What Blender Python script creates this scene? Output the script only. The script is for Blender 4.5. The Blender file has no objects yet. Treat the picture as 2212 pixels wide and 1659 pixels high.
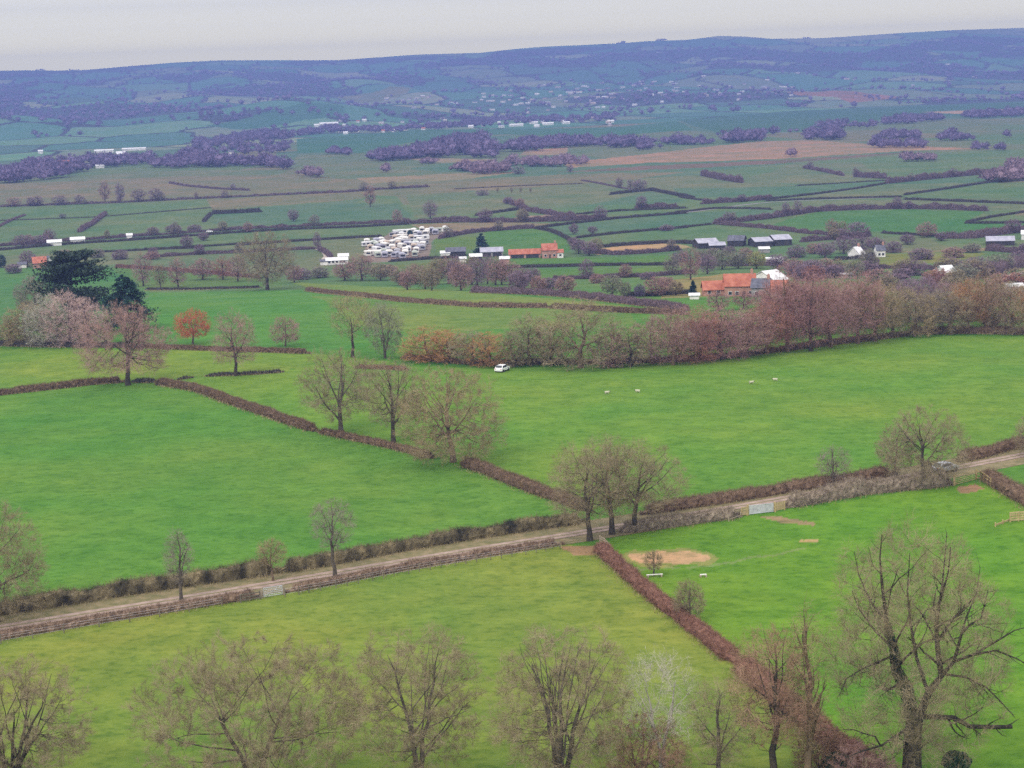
import bpy, math, random
import numpy as np
from mathutils import Vector, Matrix

random.seed(7)
S = bpy.context.scene
COL = S.collection

# ------------------------------------------------------------------ camera
EYE = np.array([0.0, 0.0, 60.0])
FPX = 3800.0                      # focal length in px of a 2212 px wide picture
CX, CY = 1106.0, 829.5
PITCH = math.radians(9.77)
ROLL = math.radians(2.0)
cp, sp = math.cos(PITCH), math.sin(PITCH)
cr, sr = math.cos(ROLL), math.sin(ROLL)
FWD = np.array([0.0, cp, -sp])
R0 = np.array([1.0, 0.0, 0.0]); U0 = np.array([0.0, sp, cp])
RGT = cr * R0 - sr * U0
UPV = sr * R0 + cr * U0
cam = bpy.data.cameras.new('camera')
cam.sensor_width = 36.0
cam.lens = 36.0 * FPX / 2212.0
cam.clip_start = 0.5
cam.clip_end = 40000.0
camo = bpy.data.objects.new('camera', cam); COL.objects.link(camo)
camo.matrix_world = Matrix(((RGT[0], UPV[0], -FWD[0], EYE[0]), (RGT[1], UPV[1], -FWD[1], EYE[1]),
                            (RGT[2], UPV[2], -FWD[2], EYE[2]), (0, 0, 0, 1)))
S.camera = camo

# ------------------------------------------------------------------ sky, sun, exposure
SUN_EL, SUN_AZ = math.radians(48), math.radians(215)
W = bpy.data.worlds.new("World"); S.world = W
W.use_nodes = True
nt = W.node_tree; nt.nodes.clear()
out = nt.nodes.new('ShaderNodeOutputWorld'); bg = nt.nodes.new('ShaderNodeBackground')
sky = nt.nodes.new('ShaderNodeTexSky'); sky.sky_type = 'NISHITA'; sky.sun_disc = False
sky.sun_elevation = SUN_EL; sky.sun_rotation = SUN_AZ; sky.air_density = 1.0; sky.dust_density = 3.0
hsv = nt.nodes.new('ShaderNodeHueSaturation'); hsv.inputs['Saturation'].default_value = 0.12
# an overcast sky: cloud evens out the colour; added horizon glow offsets the haze
tc = nt.nodes.new('ShaderNodeTexCoord'); sep = nt.nodes.new('ShaderNodeSeparateXYZ')
ov = nt.nodes.new('ShaderNodeValToRGB'); ov.color_ramp.interpolation = 'LINEAR'
OV = [(0.0, (2.22, 1.93, 0.82)), (0.022, (2.17, 1.90, 0.80)), (0.034, (1.40, 1.28, 0.75)), (0.047, (0.97, 0.92, 0.67)), (0.12, (0.90, 0.90, 0.90)), (1.0, (1.55, 1.53, 1.52))]
while len(ov.color_ramp.elements) < len(OV): ov.color_ramp.elements.new(0.5)
for el, (p_, c_) in zip(ov.color_ramp.elements, OV): el.position = p_; el.color = (*c_, 1)
ccol = nt.nodes.new('ShaderNodeVectorMath'); ccol.operation = 'SCALE'; ccol.inputs['Scale'].default_value = 10.0
mix = nt.nodes.new('ShaderNodeMix'); mix.data_type = 'RGBA'; mix.inputs[0].default_value = 0.85
nt.links.new(tc.outputs['Generated'], sep.inputs[0]); nt.links.new(sep.outputs['Z'], ov.inputs['Fac'])
nt.links.new(ov.outputs['Color'], ccol.inputs[0])
nt.links.new(sky.outputs[0], hsv.inputs['Color'])
nt.links.new(hsv.outputs[0], mix.inputs[6]); nt.links.new(ccol.outputs[0], mix.inputs[7])
nt.links.new(mix.outputs[2], bg.inputs['Color']); bg.inputs['Strength'].default_value = 0.1
nt.links.new(bg.outputs[0], out.inputs['Surface'])
sl = bpy.data.lights.new('sun', 'SUN'); sl.energy = 1.3; sl.angle = math.radians(14); sl.color = (1.0, 0.95, 0.88)
so = bpy.data.objects.new('sun', sl); COL.objects.link(so)
sd = Vector((math.sin(SUN_AZ) * math.cos(SUN_EL), math.cos(SUN_AZ) * math.cos(SUN_EL), math.sin(SUN_EL)))
so.rotation_euler = sd.to_track_quat('Z', 'Y').to_euler()
S.view_settings.view_transform = 'Standard'; S.view_settings.look = 'None'
S.view_settings.exposure = 0.66; S.view_settings.gamma = 1.0; S.view_settings.use_curve_mapping = False
try:
    S.cycles.use_denoising = False
    S.cycles.volume_bounces = 0
    S.cycles.max_bounces = 6
    S.cycles.diffuse_bounces = 3
    S.cycles.transparent_max_bounces = 8
except Exception:
    pass

# ------------------------------------------------------------------ projection helpers
def rays(px, py):
    px = np.asarray(px, float)[..., None]; py = np.asarray(py, float)[..., None]
    d = FWD + RGT * (px - CX) / FPX + UPV * (CY - py) / FPX
    return d / np.linalg.norm(d, axis=-1, keepdims=True)

SKY = np.array([(-60, 151), (0, 149), (48, 148), (120, 148.5), (185, 147), (290, 138), (380, 131), (472, 126.5), (615, 126), (729, 126),
                (900, 114), (1037, 110), (1120, 101), (1173, 97), (1242, 94), (1327, 90), (1400, 85), (1485, 82), (1552, 73.5),
                (1610, 75), (1668, 80), (1781, 78), (1934, 68), (2060, 61), (2212, 56), (2280, 53)], float)
_d = rays(SKY[:, 0], SKY[:, 1] + 4.0)
SKY_AZ = np.arctan2(_d[:, 0], _d[:, 1]); SKY_T = _d[:, 2] / np.hypot(_d[:, 0], _d[:, 1])
RIDGE = 9000.0

def sm(t):
    t = np.clip(t, 0, 1); return t * t * (3 - 2 * t)

def zfun(x, y):
    """height of the land at a place"""
    x = np.asarray(x, float); y = np.asarray(y, float)
    r = np.hypot(x, y); az = np.arctan2(x, y)
    z = -30.0 * sm((r - 300.0) / 620.0)
    z = z + 4.0 * np.exp(-((x + 90) / 130.0) ** 2 - ((y - 560) / 130.0) ** 2)
    w = np.clip((900 - r) / 500, 0, 1)
    z = z + w * (0.6 * np.sin(x * 0.021 + 1.0) * np.cos(y * 0.017) + 0.25 * np.sin(x * 0.05 + y * 0.043))
    near = np.clip((140 - r) / 140, 0, 1); z = z + 26 * near ** 2      # the slope the photographer stands on
    foot = 4100 + 900 * np.clip(az / 0.28, -1.2, 1.2)
    s = np.clip((r - foot) / (RIDGE - foot), 0, 1)
    zr = 60.0 + RIDGE * np.interp(az, SKY_AZ, SKY_T)
    z = z + (zr + 30.0) * s ** 1.55
    e = 4 * s * (1 - s)
    z = z + e * (16 * np.sin(x * 0.0043 + 0.7) * np.sin(y * 0.0026) + 11 * np.sin(x * 0.0089 + y * 0.002) * np.cos(y * 0.0047 + 1) + 6 * np.sin(x * 0.017 + y * 0.006 + 2))
    for bx, by, bw, bd, bh in BUMPS:
        z = z + bh * np.exp(-((x - bx) / bw) ** 2 - ((y - by) / bd) ** 2)
    z = z - np.clip((r - RIDGE) / 1500, 0, 1) * 60
    return z
BUMPS = [(-560, 4650, 330, 420, 34), (820, 5100, 420, 420, 30), (-1300, 4300, 260, 300, 30)]

_RR = np.concatenate([np.geomspace(25, 700, 500), np.geomspace(704, 9600, 900)])
def at(px, py):
    """the place on the land seen at a pixel of the 2212 px wide photograph"""
    d = rays(px, py); flat = d.reshape(-1, 3); outp = np.zeros_like(flat)
    for i, q in enumerate(flat):
        t = _RR / math.hypot(q[0], q[1])
        P = EYE + q * t[:, None]
        below = P[:, 2] < zfun(P[:, 0], P[:, 1])
        k = int(np.argmax(below)) if below.any() else len(t) - 1
        a, b = t[max(k - 1, 0)], t[k]
        for _ in range(24):
            m = 0.5 * (a + b); p = EYE + q * m
            if p[2] < zfun(p[0], p[1]): b = m
            else: a = m
        outp[i] = EYE + q * b
    return outp.reshape(d.shape)

def depth(p):
    return float(np.dot(np.asarray(p) - EYE, FWD))
def ppm(p):
    """photo px per metre at a place"""
    return FPX / depth(p)
def g(x, y, dz=0.0):
    return (float(x), float(y), float(zfun(x, y)) + dz)

# ------------------------------------------------------------------ object helpers
def tag(o, label=None, cat=None, group=None, kind=None):
    if label: o['label'] = label
    if cat: o['category'] = cat
    if group: o['group'] = group
    if kind: o['kind'] = kind
    return o

def empty(name, loc, rz=0.0, label=None, cat=None, group=None):
    o = bpy.data.objects.new(name, None); COL.objects.link(o)
    o.location = loc; o.rotation_euler = (0, 0, rz); o.empty_display_size = 0.5
    return tag(o, label, cat, group)

class MB:
    """collects faces and makes them one mesh object"""
    def __init__(s): s.v = []; s.q = []; s.t = []; s.n = 0
    def add(s, V, Q=None, T=None):
        V = np.asarray(V, float).reshape(-1, 3); s.v.append(V)
        if Q is not None and len(Q): s.q.append(np.asarray(Q, int).reshape(-1, 4) + s.n)
        if T is not None and len(T): s.t.append(np.asarray(T, int).reshape(-1, 3) + s.n)
        s.n += len(V)
        return s
    def box(s, c, size, rz=0.0, tilt=0.0):
        x, y, z = np.array(size) / 2.0
        V = np.array([(-x, -y, -z), (x, -y, -z), (x, y, -z), (-x, y, -z), (-x, -y, z), (x, -y, z), (x, y, z), (-x, y, z)])
        if tilt:
            ca, sa = math.cos(tilt), math.sin(tilt); V = V @ np.array([(ca, 0, sa), (0, 1, 0), (-sa, 0, ca)])
        if rz:
            ca, sa = math.cos(rz), math.sin(rz); V = V @ np.array([(ca, sa, 0), (-sa, ca, 0), (0, 0, 1)])
        return s.add(V + np.array(c), [(0, 3, 2, 1), (4, 5, 6, 7), (0, 1, 5, 4), (1, 2, 6, 5), (2, 3, 7, 6), (3, 0, 4, 7)])
    def bar(s, a, b, w, h=None):
        """a square bar from a to b"""
        a = np.array(a, float); b = np.array(b, float); h = h or w
        d = b - a; d = d / np.linalg.norm(d)
        u = np.cross(d, (0, 0, 1.0)); u = np.array((1.0, 0, 0)) if np.linalg.norm(u) < 1e-3 else u / np.linalg.norm(u)
        v = np.cross(u, d); V = []
        for p in (a, b):
            for i, j in ((-1, -1), (1, -1), (1, 1), (-1, 1)): V.append(p + u * i * w / 2 + v * j * h / 2)
        return s.add(V, [(0, 1, 2, 3), (7, 6, 5, 4), (0, 4, 5, 1), (1, 5, 6, 2), (2, 6, 7, 3), (3, 7, 4, 0)])
    def tubes(s, P, R, sides=5):
        """P (N,K,3) polylines, R (N,K) radii"""
        P = np.asarray(P, float); R = np.asarray(R, float)
        N, K, _ = P.shape
        T = np.gradient(P, axis=1); T /= np.linalg.norm(T, axis=2, keepdims=True) + 1e-9
        ref = np.where(np.abs(T[..., 2:3]) > 0.9, np.array([1.0, 0, 0]), np.array([0, 0, 1.0]))
        ref = np.broadcast_to(ref[:, :1, :], T.shape)
        A = np.cross(T, ref); A /= np.linalg.norm(A, axis=2, keepdims=True) + 1e-9
        B = np.cross(T, A)
        an = np.arange(sides) * 2 * math.pi / sides
        V = P[:, :, None, :] + R[:, :, None, None] * (A[:, :, None, :] * np.cos(an)[:, None] + B[:, :, None, :] * np.sin(an)[:, None])
        base = (np.arange(N) * K * sides)[:, None, None]
        k = np.arange(K - 1)[None, :, None] * sides; j = np.arange(sides)[None, None, :]; j2 = (j + 1) % sides
        Q = np.stack([base + k + j, base + k + j2, base + k + sides + j2, base + k + sides + j], -1).reshape(-1, 4)
        return s.add(V.reshape(-1, 3), Q)
    def ribbons(s, P, Wd, rng):
        """P (N,K,3) polylines drawn as thin flat strips Wd (N,) wide that taper"""
        P = np.asarray(P, float); N, K, _ = P.shape
        D = P[:, -1] - P[:, 0]
        A = np.cross(D, rng.normal(size=(N, 3))); A /= np.linalg.norm(A, axis=1, keepdims=True) + 1e-9
        tp = np.linspace(1.0, 0.35, K)
        off = A[:, None, :] * (np.asarray(Wd)[:, None] * tp * 0.5)[..., None]
        V = np.stack([P - off, P + off], 2)
        base = (np.arange(N) * K * 2)[:, None]; k = np.arange(K - 1)[None, :] * 2
        Q = np.stack([base + k, base + k + 1, base + k + 3, base + k + 2], -1).reshape(-1, 4)
        return s.add(V.reshape(-1, 3), Q)
    def leaves(s, C, size, rng, flat=0.0):
        """small quads at C with random tilt"""
        C = np.asarray(C, float); N = len(C); size = np.broadcast_to(np.asarray(size, float), (N,))
        n = rng.normal(size=(N, 3)); n[:, 2] += flat * 2; n /= np.linalg.norm(n, axis=1, keepdims=True)
        a = np.cross(n, rng.normal(size=(N, 3))); a /= np.linalg.norm(a, axis=1, keepdims=True)
        b = np.cross(n, a); a = a * size[:, None] * 0.5; b = b * size[:, None] * 0.3
        V = np.stack([C - a, C - b, C + a, C + b], 1).reshape(-1, 3)
        return s.add(V, np.arange(N * 4).reshape(-1, 4))
    def data(s, name, mat=None, smooth=False):
        me = bpy.data.meshes.new(name)
        V = np.concatenate(s.v) if s.v else np.zeros((0, 3))
        Q = np.concatenate(s.q) if s.q else np.zeros((0, 4), int)
        T = np.concatenate(s.t) if s.t else np.zeros((0, 3), int)
        me.vertices.add(len(V)); me.vertices.foreach_set('co', V.astype(np.float32).ravel())
        nl = len(Q) * 4 + len(T) * 3
        me.loops.add(nl); me.loops.foreach_set('vertex_index', np.concatenate([Q.ravel(), T.ravel()]).astype(np.int32))
        me.polygons.add(len(Q) + len(T))
        st = np.concatenate([np.arange(len(Q)) * 4, len(Q) * 4 + np.arange(len(T)) * 3]).astype(np.int32)
        me.polygons.foreach_set('loop_start', st)
        me.polygons.foreach_set('use_smooth', np.full(len(st), smooth, dtype=bool))
        me.update(calc_edges=True)
        if mat: me.materials.append(mat)
        return me
    def obj(s, name, mat=None, parent=None, smooth=False, loc=None):
        o = bpy.data.objects.new(name, s.data(name, mat, smooth)); COL.objects.link(o)
        if parent: o.parent = parent
        if loc is not None: o.location = loc
        return o

def link(name, me, parent=None, loc=None):
    o = bpy.data.objects.new(name, me); COL.objects.link(o)
    if parent: o.parent = parent
    if loc is not None: o.location = loc
    return o

def copy_tree(o, parent=None):
    c = o.copy(); COL.objects.link(c)
    if parent: c.parent = parent
    for ch in list(o.children): copy_tree(ch, c)
    return c

def set_mat(o, m):
    """give one copy its own material without touching the shared mesh"""
    o.material_slots[0].link = 'OBJECT'; o.material_slots[0].material = m

# ------------------------------------------------------------------ materials
def mat(name, col, var=0.25, scale=1.5, rough=0.9, col2=None, bump=0.0, metal=0.0, spec=0.2, stretch=None):
    m = bpy.data.materials.new(name); m.use_nodes = True; n = m.node_tree; b = n.nodes['Principled BSDF']
    b.inputs['Roughness'].default_value = rough; b.inputs['Metallic'].default_value = metal
    b.inputs['Specular IOR Level'].default_value = spec
    tcn = n.nodes.new('ShaderNodeTexCoord'); noi = n.nodes.new('ShaderNodeTexNoise')
    noi.inputs['Scale'].default_value = scale; noi.inputs['Detail'].default_value = 4
    if stretch:
        mp = n.nodes.new('ShaderNodeMapping'); mp.inputs['Scale'].default_value = stretch
        n.links.new(tcn.outputs['Object'], mp.inputs['Vector']); n.links.new(mp.outputs[0], noi.inputs['Vector'])
    else:
        n.links.new(tcn.outputs['Object'], noi.inputs['Vector'])
    r = n.nodes.new('ShaderNodeValToRGB')
    c2 = col2 or tuple(min(1, c * (1 + var)) for c in col)
    c1 = col if col2 else tuple(c * (1 - var) for c in col)
    r.color_ramp.elements[0].position = 0.32; r.color_ramp.elements[1].position = 0.68
    r.color_ramp.elements[0].color = (*c1, 1); r.color_ramp.elements[1].color = (*c2, 1)
    n.links.new(noi.outputs['Fac'], r.inputs['Fac']); n.links.new(r.outputs['Color'], b.inputs['Base Color'])
    if bump:
        bm = n.nodes.new('ShaderNodeBump'); bm.inputs['Strength'].default_value = bump
        n.links.new(noi.outputs['Fac'], bm.inputs['Height']); n.links.new(bm.outputs[0], b.inputs['Normal'])
    return m
# ------------------------------------------------------------------ the land
def vnoise(x, y, seed=0):
    x = np.asarray(x, float); y = np.asarray(y, float)
    xi = np.floor(x).astype(np.int64); yi = np.floor(y).astype(np.int64)
    fx = sm(x - xi); fy = sm(y - yi)
    def h(a, b):
        n = (a * 374761393 + b * 668265263 + seed * 974634777) & 0x7fffffff
        n = ((n ^ (n >> 13)) * 1274126177) & 0x7fffffff
        return ((n ^ (n >> 16)) & 0xffff) / 65535.0
    return (h(xi, yi) * (1 - fx) + h(xi + 1, yi) * fx) * (1 - fy) + (h(xi, yi + 1) * (1 - fx) + h(xi + 1, yi + 1) * fx) * fy
def fbm(x, y, seed=0, o=4):
    s = 0; a = 0.5
    for i in range(o):
        s = s + a * vnoise(x * 2 ** i, y * 2 ** i, seed + i); a *= 0.5
    return s / (1 - 0.5 ** o)
def cells(x, y, seed=0):
    """irregular parcels of land: (a number per parcel, nearness to its edge)"""
    xi = np.floor(x).astype(np.int64); yi = np.floor(y).astype(np.int64)
    best = np.full(x.shape, 9.0); sec = np.full(x.shape, 9.0); idn = np.zeros(x.shape)
    for dx in (-1, 0, 1):
        for dy in (-1, 0, 1):
            a, b = xi + dx, yi + dy
            def h(k):
                n = (a * 374761393 + b * 668265263 + (seed + k) * 974634777) & 0x7fffffff
                n = ((n ^ (n >> 13)) * 1274126177) & 0x7fffffff
                return ((n ^ (n >> 16)) & 0xffff) / 65535.0
            d = np.maximum(np.abs(a + 0.15 + 0.7 * h(1) - x), np.abs(b + 0.15 + 0.7 * h(2) - y))
            c = d < best
            sec = np.where(c, best, np.minimum(sec, d)); idn = np.where(c, h(3), idn); best = np.where(c, d, best)
    return idn, sec - best

DEEP = (0.072, 0.155, 0.025); GRN = (0.062, 0.145, 0.022); YEL = (0.108, 0.168, 0.026); OLI = (0.128, 0.164, 0.030)
PG1 = (0.078, 0.120, 0.052); PG2 = (0.096, 0.117, 0.060); PG3 = (0.064, 0.112, 0.062); PO = (0.122, 0.114, 0.064)
TAN = (0.225, 0.142, 0.085); BRN = (0.12, 0.082, 0.058); SAND = (0.34, 0.215, 0.125)
FIELDS = [
 # the near fields
 ([(-60, 860), (220, 832), (340, 828), (620, 912), (980, 1003), (1275, 1100), (1250, 1130), (1000, 1165), (600, 1235), (-60, 1335)], DEEP),
 ([(1090, 795), (1560, 778), (1700, 757), (1950, 728), (2280, 722), (2280, 950), (2000, 1015), (1480, 1090), (1275, 1097), (980, 997), (740, 935), (620, 908), (350, 824), (610, 800), (870, 790)], (0.092, 0.168, 0.025)),
 ([(-60, 1390), (730, 1250), (1220, 1178), (1290, 1182), (1590, 1430), (1900, 1700), (1900, 1900), (-60, 1900)], OLI),
 ([(1330, 1155), (1640, 1110), (2060, 1045), (2280, 1080), (2280, 1900), (1900, 1900), (1900, 1700), (1590, 1430), (1300, 1190)], (0.086, 0.171, 0.018)),
 ([(-60, 752), (360, 755), (670, 762), (870, 785), (610, 800), (350, 820), (220, 825), (-60, 848)], YEL),
 ([(320, 632), (660, 626), (760, 640), (1000, 660), (1190, 665), (1360, 675), (1400, 700), (1100, 740), (870, 740), (690, 758), (360, 748), (240, 740)], (0.060, 0.150, 0.028)),
 ([(670, 640), (1000, 660), (1190, 665), (1360, 675), (1380, 700), (900, 720), (760, 700)], (0.095, 0.150, 0.034)),
 ([(620, 607), (850, 620), (1060, 635), (1250, 650), (1400, 668), (1190, 662), (1000, 656), (760, 634)], (0.120, 0.158, 0.038)),
 ([(-60, 580), (130, 575), (250, 578), (320, 625), (320, 632), (200, 700), (-60, 700)], (0.055, 0.13, 0.036)),
 ([(240, 578), (560, 600), (620, 612), (560, 620), (315, 626)], (0.075, 0.125, 0.034)),
 # the plain
 ([(0, 545), (250, 540), (440, 535), (756, 515), (830, 510), (830, 560), (560, 592), (250, 572), (0, 572)], PG2),
 ([(0, 535), (294, 514), (513, 500), (756, 490), (756, 511), (440, 532), (200, 544), (0, 560)], PG1),
 ([(-40, 450), (239, 440), (513, 427), (756, 417), (860, 425), (900, 470), (756, 484), (513, 494), (294, 508), (-40, 530)], PG1),
 ([(565, 448), (800, 430), (756, 440), (860, 440), (900, 470), (756, 482), (480, 488), (445, 478), (470, 462)], PG3),
 ([(440, 430), (756, 417), (820, 412), (780, 430), (560, 446), (460, 455)], PO),
 ([(-40, 400), (200, 388), (360, 380), (600, 378), (680, 392), (756, 405), (756, 412), (513, 422), (239, 435), (-40, 444)], PO),
 ([(-40, 385), (190, 380), (300, 370), (625, 366), (600, 378), (360, 382), (200, 390), (-40, 400)], PG2),
 ([(640, 335), (790, 330), (830, 360), (960, 372), (1090, 372), (980, 385), (780, 390), (680, 380), (620, 365)], PG2),
 ([(770, 385), (960, 376), (1120, 372), (980, 390), (800, 396)], (0.19, 0.14, 0.08)),
 ([(800, 398), (1250, 375), (1480, 372), (1300, 398), (1090, 412), (880, 412)], PO),
 ([(880, 420), (1000, 415), (1130, 408), (1200, 400), (1500, 378), (1720, 400), (1640, 430), (1480, 424), (1400, 415), (1250, 448), (1100, 455), (900, 470)], PG2),
 ([(1230, 362), (1400, 352), (1480, 350), (1700, 342), (1950, 326), (2115, 321), (2000, 317), (1830, 308), (1740, 302), (1640, 306), (1520, 318), (1400, 333), (1210, 352)], TAN),
 ([(1122, 336), (1135, 325), (1225, 318), (1222, 334)], TAN),
 ([(1200, 372), (1400, 358), (1500, 354), (1720, 344), (1900, 332), (2000, 326), (1900, 336), (1700, 352), (1480, 364), (1300, 370)], BRN),
 ([(1480, 372), (1740, 352), (1900, 340), (2110, 326), (2260, 322), (2260, 362), (2170, 368), (1914, 393), (1720, 398)], PG1),
 ([(1720, 352), (1860, 350), (1910, 384), (1740, 398), (1600, 390)], PG2),
 ([(1456, 408), (1719, 402), (1914, 391), (1760, 418), (1640, 430), (1470, 424)], PG3),
 ([(1760, 420), (1914, 398), (2140, 393), (1952, 421), (1651, 433)], PG2),
 ([(1960, 424), (2140, 396), (2260, 392), (2260, 439), (2000, 430)], PG1),
 ([(1660, 437), (1952, 430), (2212, 440), (2260, 441), (2260, 456), (2133, 455), (1935, 449), (1764, 455), (1600, 449)], PG2),
 ([(1485, 460), (1640, 452), (1764, 457), (1541, 481), (1456, 490), (1200, 510), (1160, 492)], PG3),
 ([(1660, 486), (1764, 458), (1935, 452), (2130, 458), (2080, 480), (2260, 482), (2260, 490), (2105, 507), (1904, 500), (1747, 500)], (0.046, 0.118, 0.034)),
 ([(1242, 514), (1485, 491), (1541, 484), (1661, 495), (1747, 504), (1690, 518), (1480, 523), (1290, 530)], PG1),
 ([(1729, 522), (1900, 508), (2003, 510), (2060, 540), (1830, 545)], PG2),
 ([(936, 515), (1030, 510), (1022, 538), (940, 545)], (0.080, 0.125, 0.030)),
 ([(1045, 500), (1156, 494), (1207, 508), (1238, 525), (1225, 545), (1080, 545), (1050, 540)], (0.056, 0.125, 0.030)),
 ([(890, 485), (1110, 478), (1200, 484), (1160, 492), (1000, 500), (930, 500)], (0.155, 0.125, 0.075)),
 ([(1110, 470), (1200, 462), (1310, 467), (1230, 475), (1160, 480)], (0.24, 0.15, 0.11)),
 ([(1276, 545), (1285, 537), (1400, 526), (1460, 527), (1500, 536), (1400, 540), (1350, 548), (1290, 550)], (0.30, 0.19, 0.10)),
 ([(1100, 555), (1300, 556), (1440, 552), (1470, 560), (1470, 575), (1100, 578)], (0.066, 0.130, 0.028)),
 ([(1100, 582), (1470, 577), (1480, 592), (1300, 605), (1180, 602)], (0.072, 0.130, 0.028)),
 ([(1430, 607), (1560, 592), (1640, 596), (1560, 640), (1430, 645)], (0.17, 0.145, 0.055)),
 ([(790, 530), (840, 505), (960, 490), (985, 500), (930, 520), (925, 560), (800, 568)], (0.16, 0.13, 0.11)),
 ([(1800, 575), (1834, 566), (1900, 550), (2020, 545), (2140, 548), (2080, 560), (1960, 573)], (0.125, 0.135, 0.036)),
 ([(1900, 545), (2212, 530), (2212, 545), (2000, 545)], (0.16, 0.13, 0.07)),
 ([(840, 575), (1000, 560), (1030, 575), (900, 590)], (0.09, 0.115, 0.036)),
 # the country below the hills
 ([(640, 300), (790, 290), (900, 280), (1200, 278), (1330, 275), (1460, 262), (1500, 280), (1300, 295), (1080, 290), (900, 305), (780, 330), (640, 330)], (0.036, 0.105, 0.050)),
 ([(1460, 260), (1700, 240), (2000, 228), (2212, 214), (2212, 240), (1900, 258), (1730, 280), (1560, 290)], (0.036, 0.095, 0.050)),
 ([(440, 272), (560, 245), (680, 222), (740, 228), (745, 250), (640, 262), (520, 280)], (0.036, 0.110, 0.055)),
 ([(720, 208), (820, 195), (905, 192), (880, 205), (760, 222)], (0.13, 0.14, 0.05)),
 ([(1700, 200), (1790, 196), (1880, 202), (1960, 210), (1840, 222), (1810, 210), (1730, 206)], (0.21, 0.105, 0.06)),
 ([(1990, 242), (2212, 232), (2212, 238), (2060, 246)], (0.27, 0.18, 0.11)),
 ([(850, 340), (1080, 345), (960, 352)], (0.20, 0.15, 0.09)),
 ([(1480, 1226), (1600, 1208), (1740, 1182), (1742, 1186), (1600, 1213), (1484, 1231)], (0.125, 0.175, 0.055)),
 ([(1340, 1222), (1400, 1228), (1470, 1226), (1470, 1229), (1400, 1232), (1340, 1226)], (0.13, 0.17, 0.06)),
 # bare earth in the paddock and by its gates
 ([(1330, 1200), (1372, 1188), (1420, 1191), (1470, 1184), (1530, 1192), (1552, 1205), (1530, 1222), (1470, 1220), (1430, 1230), (1375, 1220), (1350, 1214)], (0.17, 0.175, 0.055)),
 ([(1352, 1199), (1378, 1194), (1400, 1196), (1425, 1191), (1452, 1194), (1476, 1190), (1500, 1195), (1524, 1197), (1537, 1206), (1522, 1213), (1500, 1214), (1482, 1220), (1440, 1217), (1412, 1221), (1392, 1214), (1366, 1212), (1358, 1205)], SAND),
 ([(1210, 1180), (1262, 1178), (1300, 1184), (1290, 1200), (1235, 1200)], (0.22, 0.14, 0.08)),
 ([(1640, 1115), (1680, 1112), (1760, 1130), (1755, 1136), (1690, 1128), (1650, 1119)], (0.22, 0.15, 0.085)),
 ([(1725, 1167), (1765, 1164), (1768, 1170), (1730, 1172)], (0.30, 0.20, 0.10)),
 ([(2065, 1052), (2100, 1046), (2130, 1056), (2100, 1066), (2072, 1064)], (0.20, 0.125, 0.075)),
]

def in_poly(x, y, P):
    inside = np.zeros(x.shape, bool); n = len(P)
    for i in range(n):
        x1, y1 = P[i][:2]; x2, y2 = P[(i + 1) % n][:2]
        c = ((y1 > y) != (y2 > y)) & (x < (x2 - x1) * (y - y1) / (y2 - y1 + 1e-12) + x1)
        inside ^= c
    return inside

def land_colour(x, y):
    r = np.hypot(x, y); az = np.arctan2(x, y)
    C = np.empty(x.shape + (3,)); C[:] = GRN
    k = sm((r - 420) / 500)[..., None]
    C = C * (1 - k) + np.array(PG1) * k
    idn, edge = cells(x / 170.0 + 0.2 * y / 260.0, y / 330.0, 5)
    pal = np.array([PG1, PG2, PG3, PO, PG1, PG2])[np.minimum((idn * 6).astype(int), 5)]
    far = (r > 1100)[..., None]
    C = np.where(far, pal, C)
    # hillside parcels and woods
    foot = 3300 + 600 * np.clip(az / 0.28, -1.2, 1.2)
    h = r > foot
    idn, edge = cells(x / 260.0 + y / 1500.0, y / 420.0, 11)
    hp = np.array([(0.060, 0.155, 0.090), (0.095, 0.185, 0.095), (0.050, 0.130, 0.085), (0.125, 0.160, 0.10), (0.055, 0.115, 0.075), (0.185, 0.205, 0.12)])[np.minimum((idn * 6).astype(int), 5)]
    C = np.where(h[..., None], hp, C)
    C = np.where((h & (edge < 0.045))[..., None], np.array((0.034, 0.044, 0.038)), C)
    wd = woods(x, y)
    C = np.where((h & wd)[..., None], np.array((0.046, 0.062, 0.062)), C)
    for P, c in FIELDS:
        px = np.array(P, float)
        for lim, far_x, s_ in ((2200, 520, 1), (0, 520, -1)):
            o_ = px[:, 0] * s_ > lim * s_ - (0 if s_ > 0 else 0.5)
            px[o_, 0] += s_ * far_x; px[o_, 1] -= s_ * far_x * 0.035
        Wp = at(px[:, 0], px[:, 1])[:, :2]
        b = (x >= Wp[:, 0].min()) & (x <= Wp[:, 0].max()) & (y >= Wp[:, 1].min()) & (y <= Wp[:, 1].max())
        if not b.any(): continue
        ii = np.nonzero(b.ravel())[0]
        xs, ys = x.ravel()[ii], y.ravel()[ii]
        s = np.hypot(xs, ys) * 0.0016
        inn = in_poly(xs + s * (fbm(xs / (3 * s), ys / (3 * s), 3) - 0.5) * 3, ys + s * 6 * (fbm(xs / (3 * s), ys / (6 * s), 9) - 0.5), Wp)
        Cf = C.reshape(-1, 3); Cf[ii[inn]] = c; C = Cf.reshape(C.shape)
    return C

def woods(x, y):
    n = fbm(x / 520.0 + y / 2500.0, y / 620.0, 21, 5)
    r = np.hypot(x, y)
    return (n > 0.585) & (r > 4300)

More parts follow.
